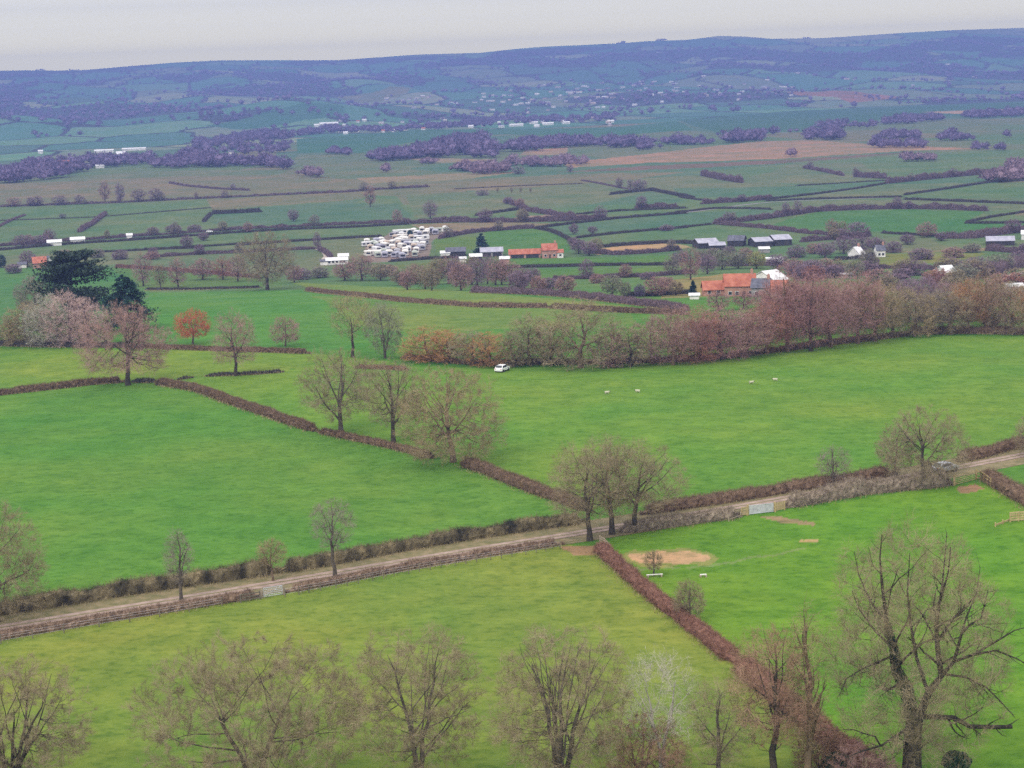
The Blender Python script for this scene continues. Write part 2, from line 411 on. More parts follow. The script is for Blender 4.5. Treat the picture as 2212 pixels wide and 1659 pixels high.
def make_land():
    half = math.radians(21.5)
    az = np.concatenate([np.linspace(-1.3, -half, 50)[:-1], np.linspace(-half, half, 960), np.linspace(half, 1.3, 50)[1:]])
    dep = np.radians(np.concatenate([np.linspace(30, 8, 400), np.linspace(8, 1.55, 440)[1:]]))
    r1 = 80.0 / np.tan(dep)
    r = np.concatenate([np.linspace(2, 135, 60), r1[r1 > 137]])
    last = r[-1]
    r2 = np.geomspace(last, 9000, 330)[1:]
    r3 = np.array([9060, 9200, 9500])
    split = np.searchsorted(np.concatenate([r, r2]), 3900)
    allr = np.concatenate([r, r2, r3])
    A, Rr = np.meshgrid(az, allr)
    X, Y = Rr * np.sin(A), Rr * np.cos(A); Z = zfun(X, Y)
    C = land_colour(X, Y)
    objs = []
    na = len(az)
    for name, i0, i1 in (('ground', 0, split + 1), ('hills', split, len(allr))):
        V = np.stack([X[i0:i1], Y[i0:i1], Z[i0:i1]], -1).reshape(-1, 3); n = i1 - i0
        i = np.arange(n - 1)[:, None] * na; j = np.arange(na - 1)[None, :]
        Q = np.stack([i + j, i + j + 1, i + na + j + 1, i + na + j], -1).reshape(-1, 4)
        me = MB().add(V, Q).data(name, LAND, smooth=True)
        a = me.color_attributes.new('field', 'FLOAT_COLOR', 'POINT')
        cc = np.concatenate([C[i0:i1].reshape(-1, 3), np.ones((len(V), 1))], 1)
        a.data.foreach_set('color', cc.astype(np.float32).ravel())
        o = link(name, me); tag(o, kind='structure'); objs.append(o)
    return objs

def land_material():
    m = bpy.data.materials.new('grassland'); m.use_nodes = True; n = m.node_tree; b = n.nodes['Principled BSDF']
    b.inputs['Roughness'].default_value = 1.0; b.inputs['Specular IOR Level'].default_value = 0.05
    at_ = n.nodes.new('ShaderNodeAttribute'); at_.attribute_name = 'field'
    tcn = n.nodes.new('ShaderNodeTexCoord')
    def noise(sc, det, rough, stretch=(1, 1, 1)):
        mp = n.nodes.new('ShaderNodeMapping'); mp.inputs['Scale'].default_value = stretch
        no = n.nodes.new('ShaderNodeTexNoise'); no.inputs['Scale'].default_value = sc; no.inputs['Detail'].default_value = det
        no.inputs['Roughness'].default_value = rough
        n.links.new(tcn.outputs['Object'], mp.inputs['Vector']); n.links.new(mp.outputs[0], no.inputs['Vector'])
        return no.outputs['Fac']
    def ramp(fac, a, b_, ca, cb):
        r = n.nodes.new('ShaderNodeValToRGB'); r.color_ramp.elements[0].position = a; r.color_ramp.elements[1].position = b_
        r.color_ramp.elements[0].color = (*ca, 1); r.color_ramp.elements[1].color = (*cb, 1)
        n.links.new(fac, r.inputs['Fac']); return r.outputs['Color']
    def mul(a, b_):
        x = n.nodes.new('ShaderNodeMix'); x.data_type = 'RGBA'; x.blend_type = 'MULTIPLY'; x.inputs[0].default_value = 1.0
        n.links.new(a, x.inputs[6]); n.links.new(b_, x.inputs[7]); return x.outputs[2]
    c = at_.outputs['Color']
    n2 = noise(0.22, 8, 0.80, (0.7, 1, 1)); n3 = noise(0.9, 4, 0.65, (0.75, 1.0, 1))
    c = mul(c, ramp(noise(0.014, 4, 0.6), 0.38, 0.64, (0.82, 0.98, 0.90), (1.18, 1.03, 1.0)))
    c = mul(c, ramp(noise(0.05, 4, 0.6, (1, 0.6, 1)), 0.35, 0.66, (0.84, 0.93, 0.9), (1.17, 1.06, 1.05)))
    c = mul(c, ramp(n2, 0.36, 0.64, (0.72, 0.81, 0.76), (1.24, 1.17, 1.22)))
    c = mul(c, ramp(n3, 0.34, 0.50, (0.70, 0.79, 0.73), (1.04, 1.03, 1.03)))
    n.links.new(c, b.inputs['Base Color'])
    bm = n.nodes.new('ShaderNodeBump'); bm.inputs['Strength'].default_value = 0.6; bm.inputs['Distance'].default_value = 0.5
    n.links.new(n3, bm.inputs['Height']); n.links.new(bm.outputs[0], b.inputs['Normal'])
    return m
LAND = land_material()
make_land()

# ------------------------------------------------------------------ paths over the land
def drape(pts, step, world=False):
    P = at(np.array([p[0] for p in pts]), np.array([p[1] for p in pts])) if not world else np.array(pts, float)
    P = P[:, :2]
    # what leaves the picture goes on beyond it
    ext = lambda a, b: a + (a - b) / (np.linalg.norm(a - b) + 1e-9) * min(160.0, 0.12 * np.hypot(*a) + 25)
    if not world and pts[-1][0] > 2205: P = np.concatenate([P, [ext(P[-1], P[-2])]])
    if not world and pts[0][0] < 5: P = np.concatenate([[ext(P[0], P[1])], P])
    # smooth the corners a little, then space evenly
    L = np.concatenate([[0], np.cumsum(np.linalg.norm(np.diff(P, axis=0), axis=1))])
    n = max(3, int(L[-1] / step))
    t = np.linspace(0, L[-1], n)
    Q = np.stack([np.interp(t, L, P[:, 0]), np.interp(t, L, P[:, 1])], 1)
    k = max(1, min(7, n // 12))
    if len(pts) > 2 and k > 1:
        pad = np.concatenate([np.repeat(Q[:1], k, 0), Q, np.repeat(Q[-1:], k, 0)]); ker = np.ones(2 * k + 1) / (2 * k + 1)
        Qs = np.stack([np.convolve(pad[:, i], ker, 'valid') for i in (0, 1)], 1); Qs[0], Qs[-1] = Q[0], Q[-1]; Q = Qs
    return Q

def road(name, pts, width, m, lift=0.06):
    Q = drape(pts, 2.0); T = np.gradient(Q, axis=0); T /= np.linalg.norm(T, axis=1, keepdims=True)
    N = np.stack([-T[:, 1], T[:, 0]], 1); n = len(Q)
    rows = []
    for s in (-0.5, -0.25, 0, 0.25, 0.5):
        wv = width * (1 + 0.08 * (vnoise(np.arange(n) * 0.23, np.full(n, s * 7), 4) - 0.5))
        xy = Q + N * (s * wv)[:, None]
        rows.append(np.concatenate([xy, (zfun(xy[:, 0], xy[:, 1]) + lift + 0.05 * (0.25 - s * s))[:, None]], 1))
    V = np.stack(rows, 1).reshape(-1, 3)
    i = np.arange(n - 1)[:, None] * 5; j = np.arange(4)[None, :]
    F = np.stack([i + j, i + 5 + j, i + 6 + j, i + 1 + j], -1).reshape(-1, 4)
    o = MB().add(V, F).obj(name, m, smooth=True); tag(o, kind='structure'); return o

M_ROAD = mat('lane_surface', (0.195, 0.140, 0.114), scale=0.9, col2=(0.32, 0.238, 0.198), rough=0.85)
M_VERGE = mat('dead_grass_verge', (0.105, 0.100, 0.040), scale=0.8, col2=(0.20, 0.155, 0.085))
M_MAIN = mat('grey_road_surface', (0.13, 0.12, 0.12), scale=0.3, col2=(0.2, 0.185, 0.18))
M_TRACK = mat('pale_track', (0.30, 0.25, 0.21), scale=0.3, col2=(0.42, 0.36, 0.31))
road('verge', [(-60, 1361), (0, 1351), (320, 1300), (600, 1258), (730, 1233), (1000, 1190), (1230, 1152), (1480, 1112), (1830, 1053), (2050, 1015), (2212, 983), (2290, 966)], 9.5, M_VERGE, 0.03)
road('lane', [(-60, 1367), (0, 1357), (320, 1305), (600, 1263), (730, 1237), (1000, 1193), (1230, 1154), (1480, 1114), (1830, 1054), (2050, 1015), (2212, 984), (2290, 967)], 2.3, M_ROAD, 0.08)
road('lane_grass_strip', [(-60, 1367), (0, 1357), (320, 1305), (600, 1263), (730, 1237), (1000, 1193), (1230, 1154), (1480, 1114), (1830, 1054), (2050, 1015), (2212, 984), (2290, 967)], 0.4, M_VERGE, 0.10)
road('main_road', [(-60, 539), (0, 535.5), (294, 515), (513, 499.5), (756, 489.5), (883, 482), (1105, 477), (1310, 470), (1485, 459), (1603, 443), (1668, 436), (1952, 425.5)], 4.5, M_MAIN, 0.06)
road('track', [(684, 537), (700, 542), (708, 553), (700, 562)], 4.0, M_TRACK, 0.06)
road('yard_road', [(2156, 605), (2180, 598), (2212, 587), (2260, 575)], 5.0, M_TRACK, 0.06)

# ------------------------------------------------------------------ hedges
HM = {
 'brown': mat('hedge_twigs_brown', (0.098, 0.064, 0.042), scale=1.6, col2=(0.225, 0.150, 0.098)),
 'warm': mat('hedge_twigs_warm', (0.13, 0.085, 0.058), scale=1.2, col2=(0.27, 0.185, 0.13)),
 'red': mat('hedge_twigs_red', (0.135, 0.068, 0.050), scale=2.2, col2=(0.26, 0.135, 0.095)),
 'dark': mat('hedge_twigs_dark', (0.042, 0.040, 0.036), scale=2.2, col2=(0.105, 0.088, 0.078)),
 'mixed': mat('hedge_twigs_mixed', (0.024, 0.024, 0.016), scale=0.55, col2=(0.26, 0.21, 0.115), stretch=(1, 1, 0.3)),  # dark gaps and pale tufts come from stretched noise in the colour
 'purple': mat('hedge_twigs_purple', (0.10, 0.070, 0.082), scale=2.2, col2=(0.20, 0.135, 0.145)),
 'pale': mat('hedge_twigs_pale', (0.16, 0.12, 0.09), scale=2.2, col2=(0.32, 0.26, 0.19)),
}
_seed = [100]
HEDGE_LINES = []
def hedge(pts, h, w, m, label=None, cat='hedge', group=None, rag=0.36, name='hedge', dens=1.0):
    if group is None: h *= 0.78; w *= 0.8
    else: h *= 0.66; w *= 0.45
    """a hedge: a lumpy body following the line, its surface covered in twigs"""
    _seed[0] += 1; rng = np.random.default_rng(_seed[0])
    mid = at(pts[len(pts) // 2][0], pts[len(pts) // 2][1]); px = depth(mid) / (FPX / 2.16)
    step = max(0.45, 0.8 * px)
    Q = drape(pts, step); n = len(Q)
    T = np.gradient(Q, axis=0); T /= np.linalg.norm(T, axis=1, keepdims=True) + 1e-9
    N = np.stack([-T[:, 1], T[:, 0]], 1)
    L = np.arange(n) * step
    hv = h * (1 - rag + 2 * rag * fbm(L / (3.5 + 2 * px), np.full(n, 0.5), _seed[0], 4))
    wv = w * (0.8 + 0.4 * fbm(L / 4.0, np.full(n, 3.5), _seed[0] + 5, 3))
    hv = np.maximum(hv, 0.15 * h)
    end = np.clip(np.minimum(np.arange(n), np.arange(n)[::-1]) / 2.0, 0.25, 1); hv = hv * end; wv = wv * end
    prof = [(-0.5, -0.15), (-0.56, 0.3), (-0.5, 0.75), (-0.3, 0.97), (0.0, 1.02), (0.3, 0.97), (0.5, 0.75), (0.56, 0.3), (0.5, -0.15)]
    rows = []
    zg = zfun(Q[:, 0], Q[:, 1])
    for a, b in prof:
        xy = Q + N * (a * wv * 0.82)[:, None] + rng.normal(size=(n, 2)) * 0.06 * w
        rows.append(np.concatenate([xy, (zg + b * hv * 0.84 + rng.normal(size=n) * 0.06 * h)[:, None]], 1))
    V = np.stack(rows, 1); k = len(prof)
    i = np.arange(n - 1)[:, None] * k; j = np.arange(k - 1)[None, :]
    F = np.stack([i + j, i + j + 1, i + k + j + 1, i + k + j], -1).reshape(-1, 4)
    mb = MB().add(V.reshape(-1, 3), F)
    # twigs
    area = n * step * (2 * h + w)
    bl = max(0.4, 1.5 * px); bw = max(0.03, 0.20 * px)
    cnt = int(min(46000, dens * 3.0 * area / (bl * max(bw, 0.06))))
    ii = rng.integers(0, n, cnt); jj = rng.integers(1, k - 1, cnt)
    B = V[ii, jj] + rng.normal(size=(cnt, 3)) * 0.13 * h
    c0 = np.stack([Q[ii, 0], Q[ii, 1], zg[ii] + 0.35 * h], 1)
    D = B - c0; D /= np.linalg.norm(D, axis=1, keepdims=True) + 1e-9
    D = D + rng.normal(size=(cnt, 3)) * 0.7; D[:, 2] += 0.5; D /= np.linalg.norm(D, axis=1, keepdims=True)
    ln = bl * rng.uniform(0.5, 1.5, cnt)
    P = np.stack([B - D * ln[:, None] * 0.4, B + D * ln[:, None] * 0.6], 1)
    mb.ribbons(P, bw * rng.uniform(0.7, 1.4, cnt), rng)
    if group is None: HEDGE_LINES.append((Q, N, wv, zg))
    o = mb.obj(name, HM[m]); tag(o, label, cat, group); return o
# ------------------------------------------------------------------ trees
BARK = {
 'oak': mat('bark_oak', (0.018, 0.016, 0.012), scale=3, col2=(0.060, 0.050, 0.034), bump=0.4),
 'grey': mat('bark_grey', (0.060, 0.050, 0.040), scale=3, col2=(0.13, 0.11, 0.085), bump=0.3),
 'dark': mat('bark_dark', (0.030, 0.026, 0.020), scale=3, col2=(0.075, 0.062, 0.045), bump=0.3),
 'pale': mat('bark_pale', (0.26, 0.24, 0.20), scale=2, col2=(0.45, 0.42, 0.36)),
 'warm': mat('bark_warm', (0.10, 0.070, 0.045), scale=3, col2=(0.19, 0.135, 0.085)),
}
TW = {
 'brown': mat('twigs_brown', (0.165, 0.132, 0.078), scale=0.4, col2=(0.305, 0.245, 0.152)),
 'blossom': mat('blossom_twigs', (0.34, 0.225, 0.21), scale=0.4, col2=(0.50, 0.37, 0.34)),
 'olive': mat('twigs_olive', (0.189, 0.145, 0.081), scale=0.4, col2=(0.341, 0.263, 0.149)),
 'grey': mat('twigs_grey', (0.152, 0.128, 0.106), scale=0.4, col2=(0.272, 0.232, 0.184)),
 'red': mat('twigs_red', (0.217, 0.096, 0.075), scale=0.25, col2=(0.362, 0.181, 0.138)),
 'mauve': mat('twigs_mauve', (0.235, 0.120, 0.118), scale=0.25, col2=(0.36, 0.205, 0.195)),
 'rust': mat('twigs_rust', (0.205, 0.120, 0.078), scale=0.3, col2=(0.335, 0.215, 0.145)),
 'scarlet': mat('twigs_scarlet', (0.36, 0.078, 0.046), scale=0.5, col2=(0.50, 0.150, 0.085)),
 'orange': mat('twigs_orange', (0.273, 0.137, 0.058), scale=0.3, col2=(0.416, 0.227, 0.104)),
 'pink': mat('twigs_pink', (0.240, 0.143, 0.127), scale=0.2, col2=(0.372, 0.232, 0.202)),
 'purple': mat('twigs_purple', (0.150, 0.100, 0.132), scale=0.1, col2=(0.255, 0.175, 0.205)),
 'silver': mat('twigs_silver', (0.264, 0.242, 0.193), scale=0.5, col2=(0.462, 0.429, 0.352)),
 'willow': mat('twigs_willow', (0.215, 0.202, 0.058), scale=0.3, col2=(0.351, 0.319, 0.111)),
 'greygreen': mat('twigs_greygreen', (0.158, 0.158, 0.105), scale=0.3, col2=(0.262, 0.255, 0.173)),
 'darkwood': mat('twigs_darkwood', (0.088, 0.064, 0.125), scale=0.05, col2=(0.18, 0.13, 0.21)),  # violet of the distance haze is mixed into this twig colour
}
NEEDLE = mat('needles_bluegreen', (0.012, 0.026, 0.018), scale=0.4, col2=(0.034, 0.058, 0.034), rough=0.7)
NEEDLE2 = mat('needles_deep_green', (0.006, 0.028, 0.022), scale=0.5, col2=(0.022, 0.070, 0.052), rough=0.7)
HOLLY = mat('holly_leaves', (0.012, 0.042, 0.020), scale=2.0, col2=(0.045, 0.105, 0.042), rough=0.5)
IVY = mat('ivy_leaves', (0.007, 0.022, 0.012), scale=1.5, col2=(0.024, 0.055, 0.024), rough=0.5)

def nrm(v): return v / (np.linalg.norm(v, axis=-1, keepdims=True) + 1e-9)

def env_dist(p, d, E):
    """distance from p along d to the edge of the crown (an upright ellipsoid R, Rz at height cz, cut flat below)"""
    R, Rz, cz = E
    s = np.array([1 / R, 1 / R, 1 / Rz]); o = (p - np.array([0, 0, cz])) * s; v = d * s
    a = (v * v).sum(-1); b = (o * v).sum(-1); c = (o * o).sum(-1) - 1
    disc = b * b - a * c
    t = np.where(disc > 0, (-b + np.sqrt(np.maximum(disc, 0))) / a, 0.0)
    return np.where(c > 0, 0.0, np.maximum(t, 0.0))

def grow(rng, P, R, n, t0, t1, ang, up, ratio, E, K, wander, trop, minlen, lmax=99.0, clip=0.95):
    N, K0, _ = P.shape
    idx = np.repeat(np.arange(N), n)
    t = np.tile((np.arange(n) + 0.5) / n, N) + rng.uniform(-0.45, 0.45, N * n) / n
    t = t0 + (t1 - t0) * t
    f = t * (K0 - 1); k = np.minimum(f.astype(int), K0 - 2); u = (f - k)[:, None]
    pos = P[idx, k] * (1 - u) + P[idx, k + 1] * u
    tan = nrm(P[idx, k + 1] - P[idx, k]); rad = R[idx, k] * (1 - u[:, 0]) + R[idx, k + 1] * u[:, 0]
    plen = np.linalg.norm(np.diff(P, axis=1), axis=2).sum(1)[idx]
    a = nrm(np.cross(tan, rng.normal(size=tan.shape)))
    an = np.radians(rng.normal(ang, 11, N * n))[:, None]
    d = np.cos(an) * tan + np.sin(an) * a; d[:, 2] += up; d = nrm(d)
    L = plen * ratio * (1.05 - 0.45 * t) * rng.uniform(0.65, 1.25, N * n)
    L = np.clip(np.minimum(L, env_dist(pos, d, E) * clip * rng.uniform(0.8, 1.05, N * n)), minlen * rng.uniform(0.5, 1.3, N * n), lmax)
    pts = [pos]; cur = d
    for i in range(K - 1):
        pts.append(pts[-1] + cur * (L / (K - 1))[:, None])
        cur = nrm(cur + rng.normal(size=cur.shape) * wander + np.array([0, 0, trop]))
    return np.stack(pts, 1), rad, L

def tree_mesh(seed, H, R, base=0.18, shape='oval', stems=1, tau=0.75, px=0.15, limbs=9, trunk_r=None, lean=0.0, guide=None, detail=1.0):
    """returns (trunk mesh builder, crown mesh builder): trunk and limbs, then the fine twigs that fill the crown"""
    rng = np.random.default_rng(seed)
    bz = H * base
    Rz = (H - bz) / 2.0; cz = bz + Rz
    if shape == 'dome': Rz = (H - bz) * 0.62; cz = H - Rz
    E = (R, Rz, cz)
    tr = trunk_r or (0.018 * H + 0.02 * R)
    trunk = MB(); crown = MB()
    ang1 = {'oval': 38, 'dome': 50, 'spread': 62, 'vase': 27, 'column': 22}[shape]
    if guide is None:
        st = []
        for i in range(stems):
            top = {'oval': 0.86, 'dome': 0.72, 'spread': 0.62, 'vase': 0.75, 'column': 0.95}[shape] * H
            a = rng.uniform(0, 6.28); off = 0.0 if stems == 1 else R * 0.42
            a = a if stems == 1 else (i + rng.uniform(-.3, .3)) * 6.28 / stems
            K = 9; zz = np.linspace(0, top, K) - np.where(np.arange(K) == 0, 0.4, 0)
            bend = np.linspace(0, 1, K) ** 1.3
            xy = np.stack([math.cos(a) * off * bend, math.sin(a) * off * bend], 1) + np.cumsum(rng.normal(size=(K, 2)) * 0.012 * H * (np.arange(K) > 1)[:, None], 0)
            xy[:, 0] += lean * bend
            st.append(np.concatenate([xy, zz[:, None]], 1))
        P0 = np.array(st); K = P0.shape[1]
        sh = np.linspace(0, 1, K)
        R0_ = np.tile(tr * (1 if stems == 1 else 0.62) * np.where(sh < 0.05, 1.35, 1.0) * (1 - sh) ** 0.8 + 0.02, (stems, 1))
        trunk.tubes(P0, R0_, 7)
        nl = limbs if stems == 1 else max(4, limbs // 2)
        t0 = {'dome': 0.30, 'spread': 0.28, 'vase': 0.22}.get(shape, max(0.16, base * 1.05))
        P1, r1, L1 = grow(rng, P0, R0_, nl, t0, 1.0, ang1, 0.12 if shape != 'spread' else 0.02, 2.5, E, 7, 0.12, 0.06, 0.10 * H, 99.0, 0.86)
    else:
        P0, R0_ = guide
        for p, r in zip(P0, R0_): trunk.tubes(p[None], r[None], 8)
        Pg = np.array([np.stack([np.interp(np.linspace(0, 1, 9), np.linspace(0, 1, len(p)), p[:, i]) for i in range(3)], 1) for p in P0])
        Rg = np.array([np.interp(np.linspace(0, 1, 9), np.linspace(0, 1, len(r)), r) for r in R0_])
        P1, r1, L1 = grow(rng, Pg, Rg, limbs, 0.25, 1.0, 48, 0.05, 0.45, E, 7, 0.17, 0.04, 0.06 * H)
    sh = np.linspace(1, 0.22, 7)
    R1 = np.clip(r1 * 0.50, 0.02, 0.03 * L1 + 0.02)[:, None] * sh
    trunk.tubes(P1, R1, 5)

    def targets(n, lo, hi):
        """points spread through the crown, with lumps and hollows in its outline"""
        u = nrm(rng.normal(size=(n * 3, 3))); f = rng.uniform(lo, hi, n * 3) ** (1 / 2.4)
        amp = 0.14 if shape == 'dome' else 0.30
        lump = 1.0 - 0.45 * amp + amp * fbm(u[:, 0] * 1.7 + seed % 97, u[:, 1] * 1.7 + u[:, 2] * 1.9 + 5, seed % 1013, 3)
        q = u * (f * lump)[:, None] * np.array([R, R, Rz]) + np.array([0, 0, cz])
        q[:, 0] += lean
        return q[q[:, 2] > bz * 0.9][:n]
    def reach(T, Pn, Rn, K, sag, frac=1.0):
        """branches that run from the nearest fitting node to each target"""
        N = Pn[:, 1:-1].reshape(-1, 3); NR = Rn[:, 1:-1].reshape(-1)
        d = T[:, None, :] - N[None]
        cost = np.linalg.norm(d, axis=2) - 0.35 * d[:, :, 2] + np.where(np.hypot(N[:, 0], N[:, 1])[None] > np.hypot(T[:, 0], T[:, 1])[:, None] + 0.05 * R, 0.5 * R, 0)
        k = np.argmin(cost, 1); a = N[k]; v = T - a
        t = np.linspace(0, 1, K)[None, :, None]
        L = np.linalg.norm(v, axis=1)
        bow = np.zeros_like(a); bow[:, 2] = -sag * L
        P = a[:, None] + v[:, None] * t + bow[:, None] * (t * (1 - t) * 2)
        P[:, 1:-1] += rng.normal(size=(len(a), K - 2, 3)) * (0.05 * L)[:, None, None]
        return P, NR[k], L
    n2 = int(9.0 * max(8, len(P1)) ** 0.72)
    P2, r2, L2 = reach(targets(n2, 0.15, 0.80), P1, R1, 5, 0.16)
    R2 = np.clip(r2 * 0.6, 0.012, 0.02 * L2 + 0.014)[:, None] * np.linspace(1, 0.3, 5)
    R2 = np.maximum(R2, 0.10 * px)
    trunk.tubes(P2, R2, 3)
    PN = np.concatenate([P2, np.stack([P1[:, q] for q in (1, 2, 4, 5, 6)], 1)]); RN = np.ones(PN.shape[:2])
    P3, r3, L3 = reach(targets(int(430 * detail), 0.08, 1.0), PN, RN, 4, 0.12)
    w3 = max(0.030, 0.15 * px)
    crown.ribbons(P3, np.full(len(P3), w3), rng)
    P4, r4, L4 = grow(rng, P3, np.ones(P3.shape[:2]), max(3, int(6 * detail)), 0.25, 1.0, 42, 0.08, 0.6, (R * 1.02, Rz * 1.02, cz), 3, 0.2, 0.03, 0.035 * H, 0.09 * H, 1.0)
    area = math.pi * R * (H - bz) / 2 * 0.85
    wl = max(0.014, 0.11 * px); ln = 0.040 * H
    want = tau * area / (0.64 * wl * ln) - len(P4) * 1.4 - len(P3) * 2
    n5 = int(np.clip(want / len(P4), 1, 30))
    crown.ribbons(P4, np.full(len(P4), wl * 1.3), rng)
    P5, r5, L5 = grow(rng, P4, np.ones(P4.shape[:2]), n5, 0.2, 1.0, 40, 0.05, 0.8, (R * 1.06, Rz * 1.06, cz), 2, 0.2, 0.02, 0.030 * H, 0.055 * H)
    crown.ribbons(P5, np.full(len(P5), wl), rng)
    return trunk, crown

def plant(px, foot, top, hw, colr, label, cat='tree', group=None, bark='grey', name='bare_tree', seed=None, off=None, **kw):
    """a tree built for its own place: base at a pixel of the ground, its top and half width in px"""
    p = at(px, foot); k = ppm(p)
    H = (foot - top) / k / 0.96; R = hw * 1.12 / k
    _seed[0] += 1
    kw.setdefault('px', depth(p) / (FPX / 2.16)); kw['tau'] = kw.get('tau', 0.75) * (2.35 if foot > 1600 else 2.4)
    tr, cw = tree_mesh(seed or _seed[0] * 7 + 3, H, R, **kw)
    e = empty(name, tuple(p), 0.0, label, cat, group)
    tr.obj('trunk', BARK[bark], e, smooth=True); cw.obj('crown', TW[colr], e)
    return e

_protos = {}
def proto(kind):
    """meshes shared by the trees of the middle and far distance: unit height 10 m, half width 4 m"""
    if kind in _protos: return _protos[kind]
    sh, seed, px, tau, det = kind
    tr, cw = tree_mesh(seed, 10.0, 4.0, base=0.03, shape=sh, px=px, tau=tau, limbs=8, detail=det)
    _protos[kind] = (tr.data('bare_trunk', BARK['dark']), cw.data('bare_crown', TW['brown']))
    return _protos[kind]

def stand(px, base, top, hw, colr, label=None, cat='tree', group=None, bark='dark', name='bare_tree', sh='oval', var=0, tau=1.1):
    """a tree of the middle distance from one of the shared meshes, at its own height, width and turn"""
    p = at(px, base); k = ppm(p); d = depth(p)
    H = (base - top) / k; R = hw / k
    q = 0.25 if d < 560 else (0.5 if d < 1300 else 1.1)
    pxl = q * 10.0 / max(6.0, min(16.0, H if d < 1300 else 12))
    det = 1.0 if d < 1300 else 0.6
    tm, cm = proto((sh, 11 + var % 4, round(pxl, 1), tau, det))
    rng = random.Random(int(px * 31 + base * 7))
    e = empty(name, tuple(p), rng.uniform(0, 6.28), label, cat, group)
    e.scale = (R / 4.0, R / 4.0, H / 10.0)
    t = link('trunk', tm, e); c = link('crown', cm, e)
    set_mat(t, BARK[bark]); set_mat(c, TW[colr])
    return e

def leafy(px, base, top, hw, m, label, cat, name, seed, n=9000, size=0.4, shape='round', group=None):
    """an evergreen: a trunk and a crown of leaf or needle sprays held on branches"""
    p = at(px, base); k = ppm(p); H = (base - top) / k; R = hw / k
    rng = np.random.default_rng(seed); e = empty(name, tuple(p), 0, label, cat, group)
    t = MB(); z = np.linspace(-0.3, H * 0.9, 8)
    P = np.stack([rng.normal(size=8).cumsum() * 0.01 * H, rng.normal(size=8).cumsum() * 0.01 * H, z], 1)
    t.tubes(P[None], (np.linspace(1, 0.1, 8) * 0.022 * H + 0.03)[None], 7)
    c = MB()
    if shape == 'round':
        u = nrm(rng.normal(size=(n, 3))) * (rng.uniform(0.25, 1, n) ** 0.4)[:, None]
        lump = 0.75 + 0.5 * fbm(u[:, 0] * 2.2 + 9, u[:, 1] * 2.2 + u[:, 2] * 1.7, seed, 3)
        C = u * lump[:, None] * np.array([R, R, H * 0.5]) + np.array([0, 0, H * 0.5])
        c.leaves(C, rng.uniform(0.6, 1.4, n) * size, rng)
    else:
        nb = 70 if shape == 'cone' else 64
        h = rng.uniform(0.08, 0.98, nb) if shape == 'cone' else rng.uniform(0.14, 0.97, nb)
        az = np.arange(nb) * 2.399 + rng.uniform(-.4, .4, nb)
        if shape == 'cone': Lb = R * (1 - h) ** 0.75 * rng.uniform(0.75, 1.15, nb) + 0.06 * R
        elif shape == 'droop': Lb = R * np.minimum(1, (1 - h) * 1.7 + 0.12) * rng.uniform(0.6, 1.2, nb)
        else: Lb = R * np.sqrt(np.clip(1 - ((h - 0.5) / 0.53) ** 2, 0.08, 1)) * rng.uniform(0.65, 1.1, nb)
        tt = np.linspace(0, 1, 6)
        droop = {'cone': -0.22, 'droop': -0.45, 'plate': 0.10}[shape]
        B = np.stack([np.cos(az)[:, None] * Lb[:, None] * tt, np.sin(az)[:, None] * Lb[:, None] * tt,
                      h[:, None] * H + Lb[:, None] * (0.15 * tt + (droop) * tt ** 2)], -1)
        t.tubes(B, np.linspace(1, 0.2, 6)[None, :] * (0.012 * Lb[:, None] + 0.02), 4)
        m_ = n // nb
        for i in range(nb):
            f = rng.uniform(0.18, 1.03, m_); pos = np.stack([np.interp(f, tt, B[i, :, j]) for j in range(3)], 1)
            sp = Lb[i] * (0.10 + 0.20 * f) if shape != 'plate' else Lb[i] * 0.30
            pos = pos + rng.normal(size=(m_, 3)) * np.stack([sp * np.ones(m_), sp * np.ones(m_), (0.25 if shape != 'plate' else 0.16) * sp * np.ones(m_)], 1) * 0.55
            pos[:, 2] -= np.abs(rng.normal(size=m_)) * 0.05 * Lb[i]
            c.leaves(pos, rng.uniform(0.6, 1.4, m_) * size, rng, flat=0.5)
    t.obj('trunk', BARK['dark'], e, smooth=True); c.obj('crown', m, e)
    return e
# ================================================================== PLACING: hedges of the near fields
hedge([(340, 829), (430, 845), (520, 878), (620, 912), (680, 932)], 1.7, 1.9, 'brown', 'clipped brown hedge running downhill from the wide spreading tree')
hedge([(690, 934), (740, 945), (850, 968), (935, 990)], 1.2, 1.6, 'brown', 'thin gappy brown hedge beneath the three tall bare trees', rag=0.5)
hedge([(1000, 1004), (1080, 1032), (1150, 1062), (1220, 1085), (1268, 1104)], 1.9, 2.2, 'brown', 'brown clipped hedge from the dome shaped tree down to the lane')
hedge([(-60, 862), (0, 853), (120, 840), (220, 828), (268, 826)], 1.7, 1.6, 'brown', 'low brown hedge along the top of the bright green field at its far corner')
hedge([(286, 826), (338, 826)], 1.0, 1.4, 'dark', 'short dark hedge stub at the foot of the wide spreading tree')
hedge([(-60, 1334), (0, 1326), (150, 1303), (300, 1279), (450, 1258), (600, 1237)], 2.3, 2.2, 'mixed', 'tall patchy hedge with dark blotches beyond the lane, its stretch nearest the camera', dens=1.2)
hedge([(602, 1237), (730, 1216), (860, 1190), (1000, 1166), (1130, 1146), (1262, 1128)], 2.0, 2.0, 'mixed', 'trimmed brown and green hedge beside the lane ending under the three domed trees')
hedge([(1385, 1112), (1480, 1097), (1600, 1079), (1720, 1059), (1830, 1042), (1930, 1026)], 1.9, 2.2, 'brown', 'dark brown hedge along the far verge of the lane below the large yellow green field')
hedge([(2070, 998), (2130, 984), (2212, 962), (2290, 945)], 2.0, 2.4, 'brown', 'dark hedge beyond the silver car at the far end of the lane')
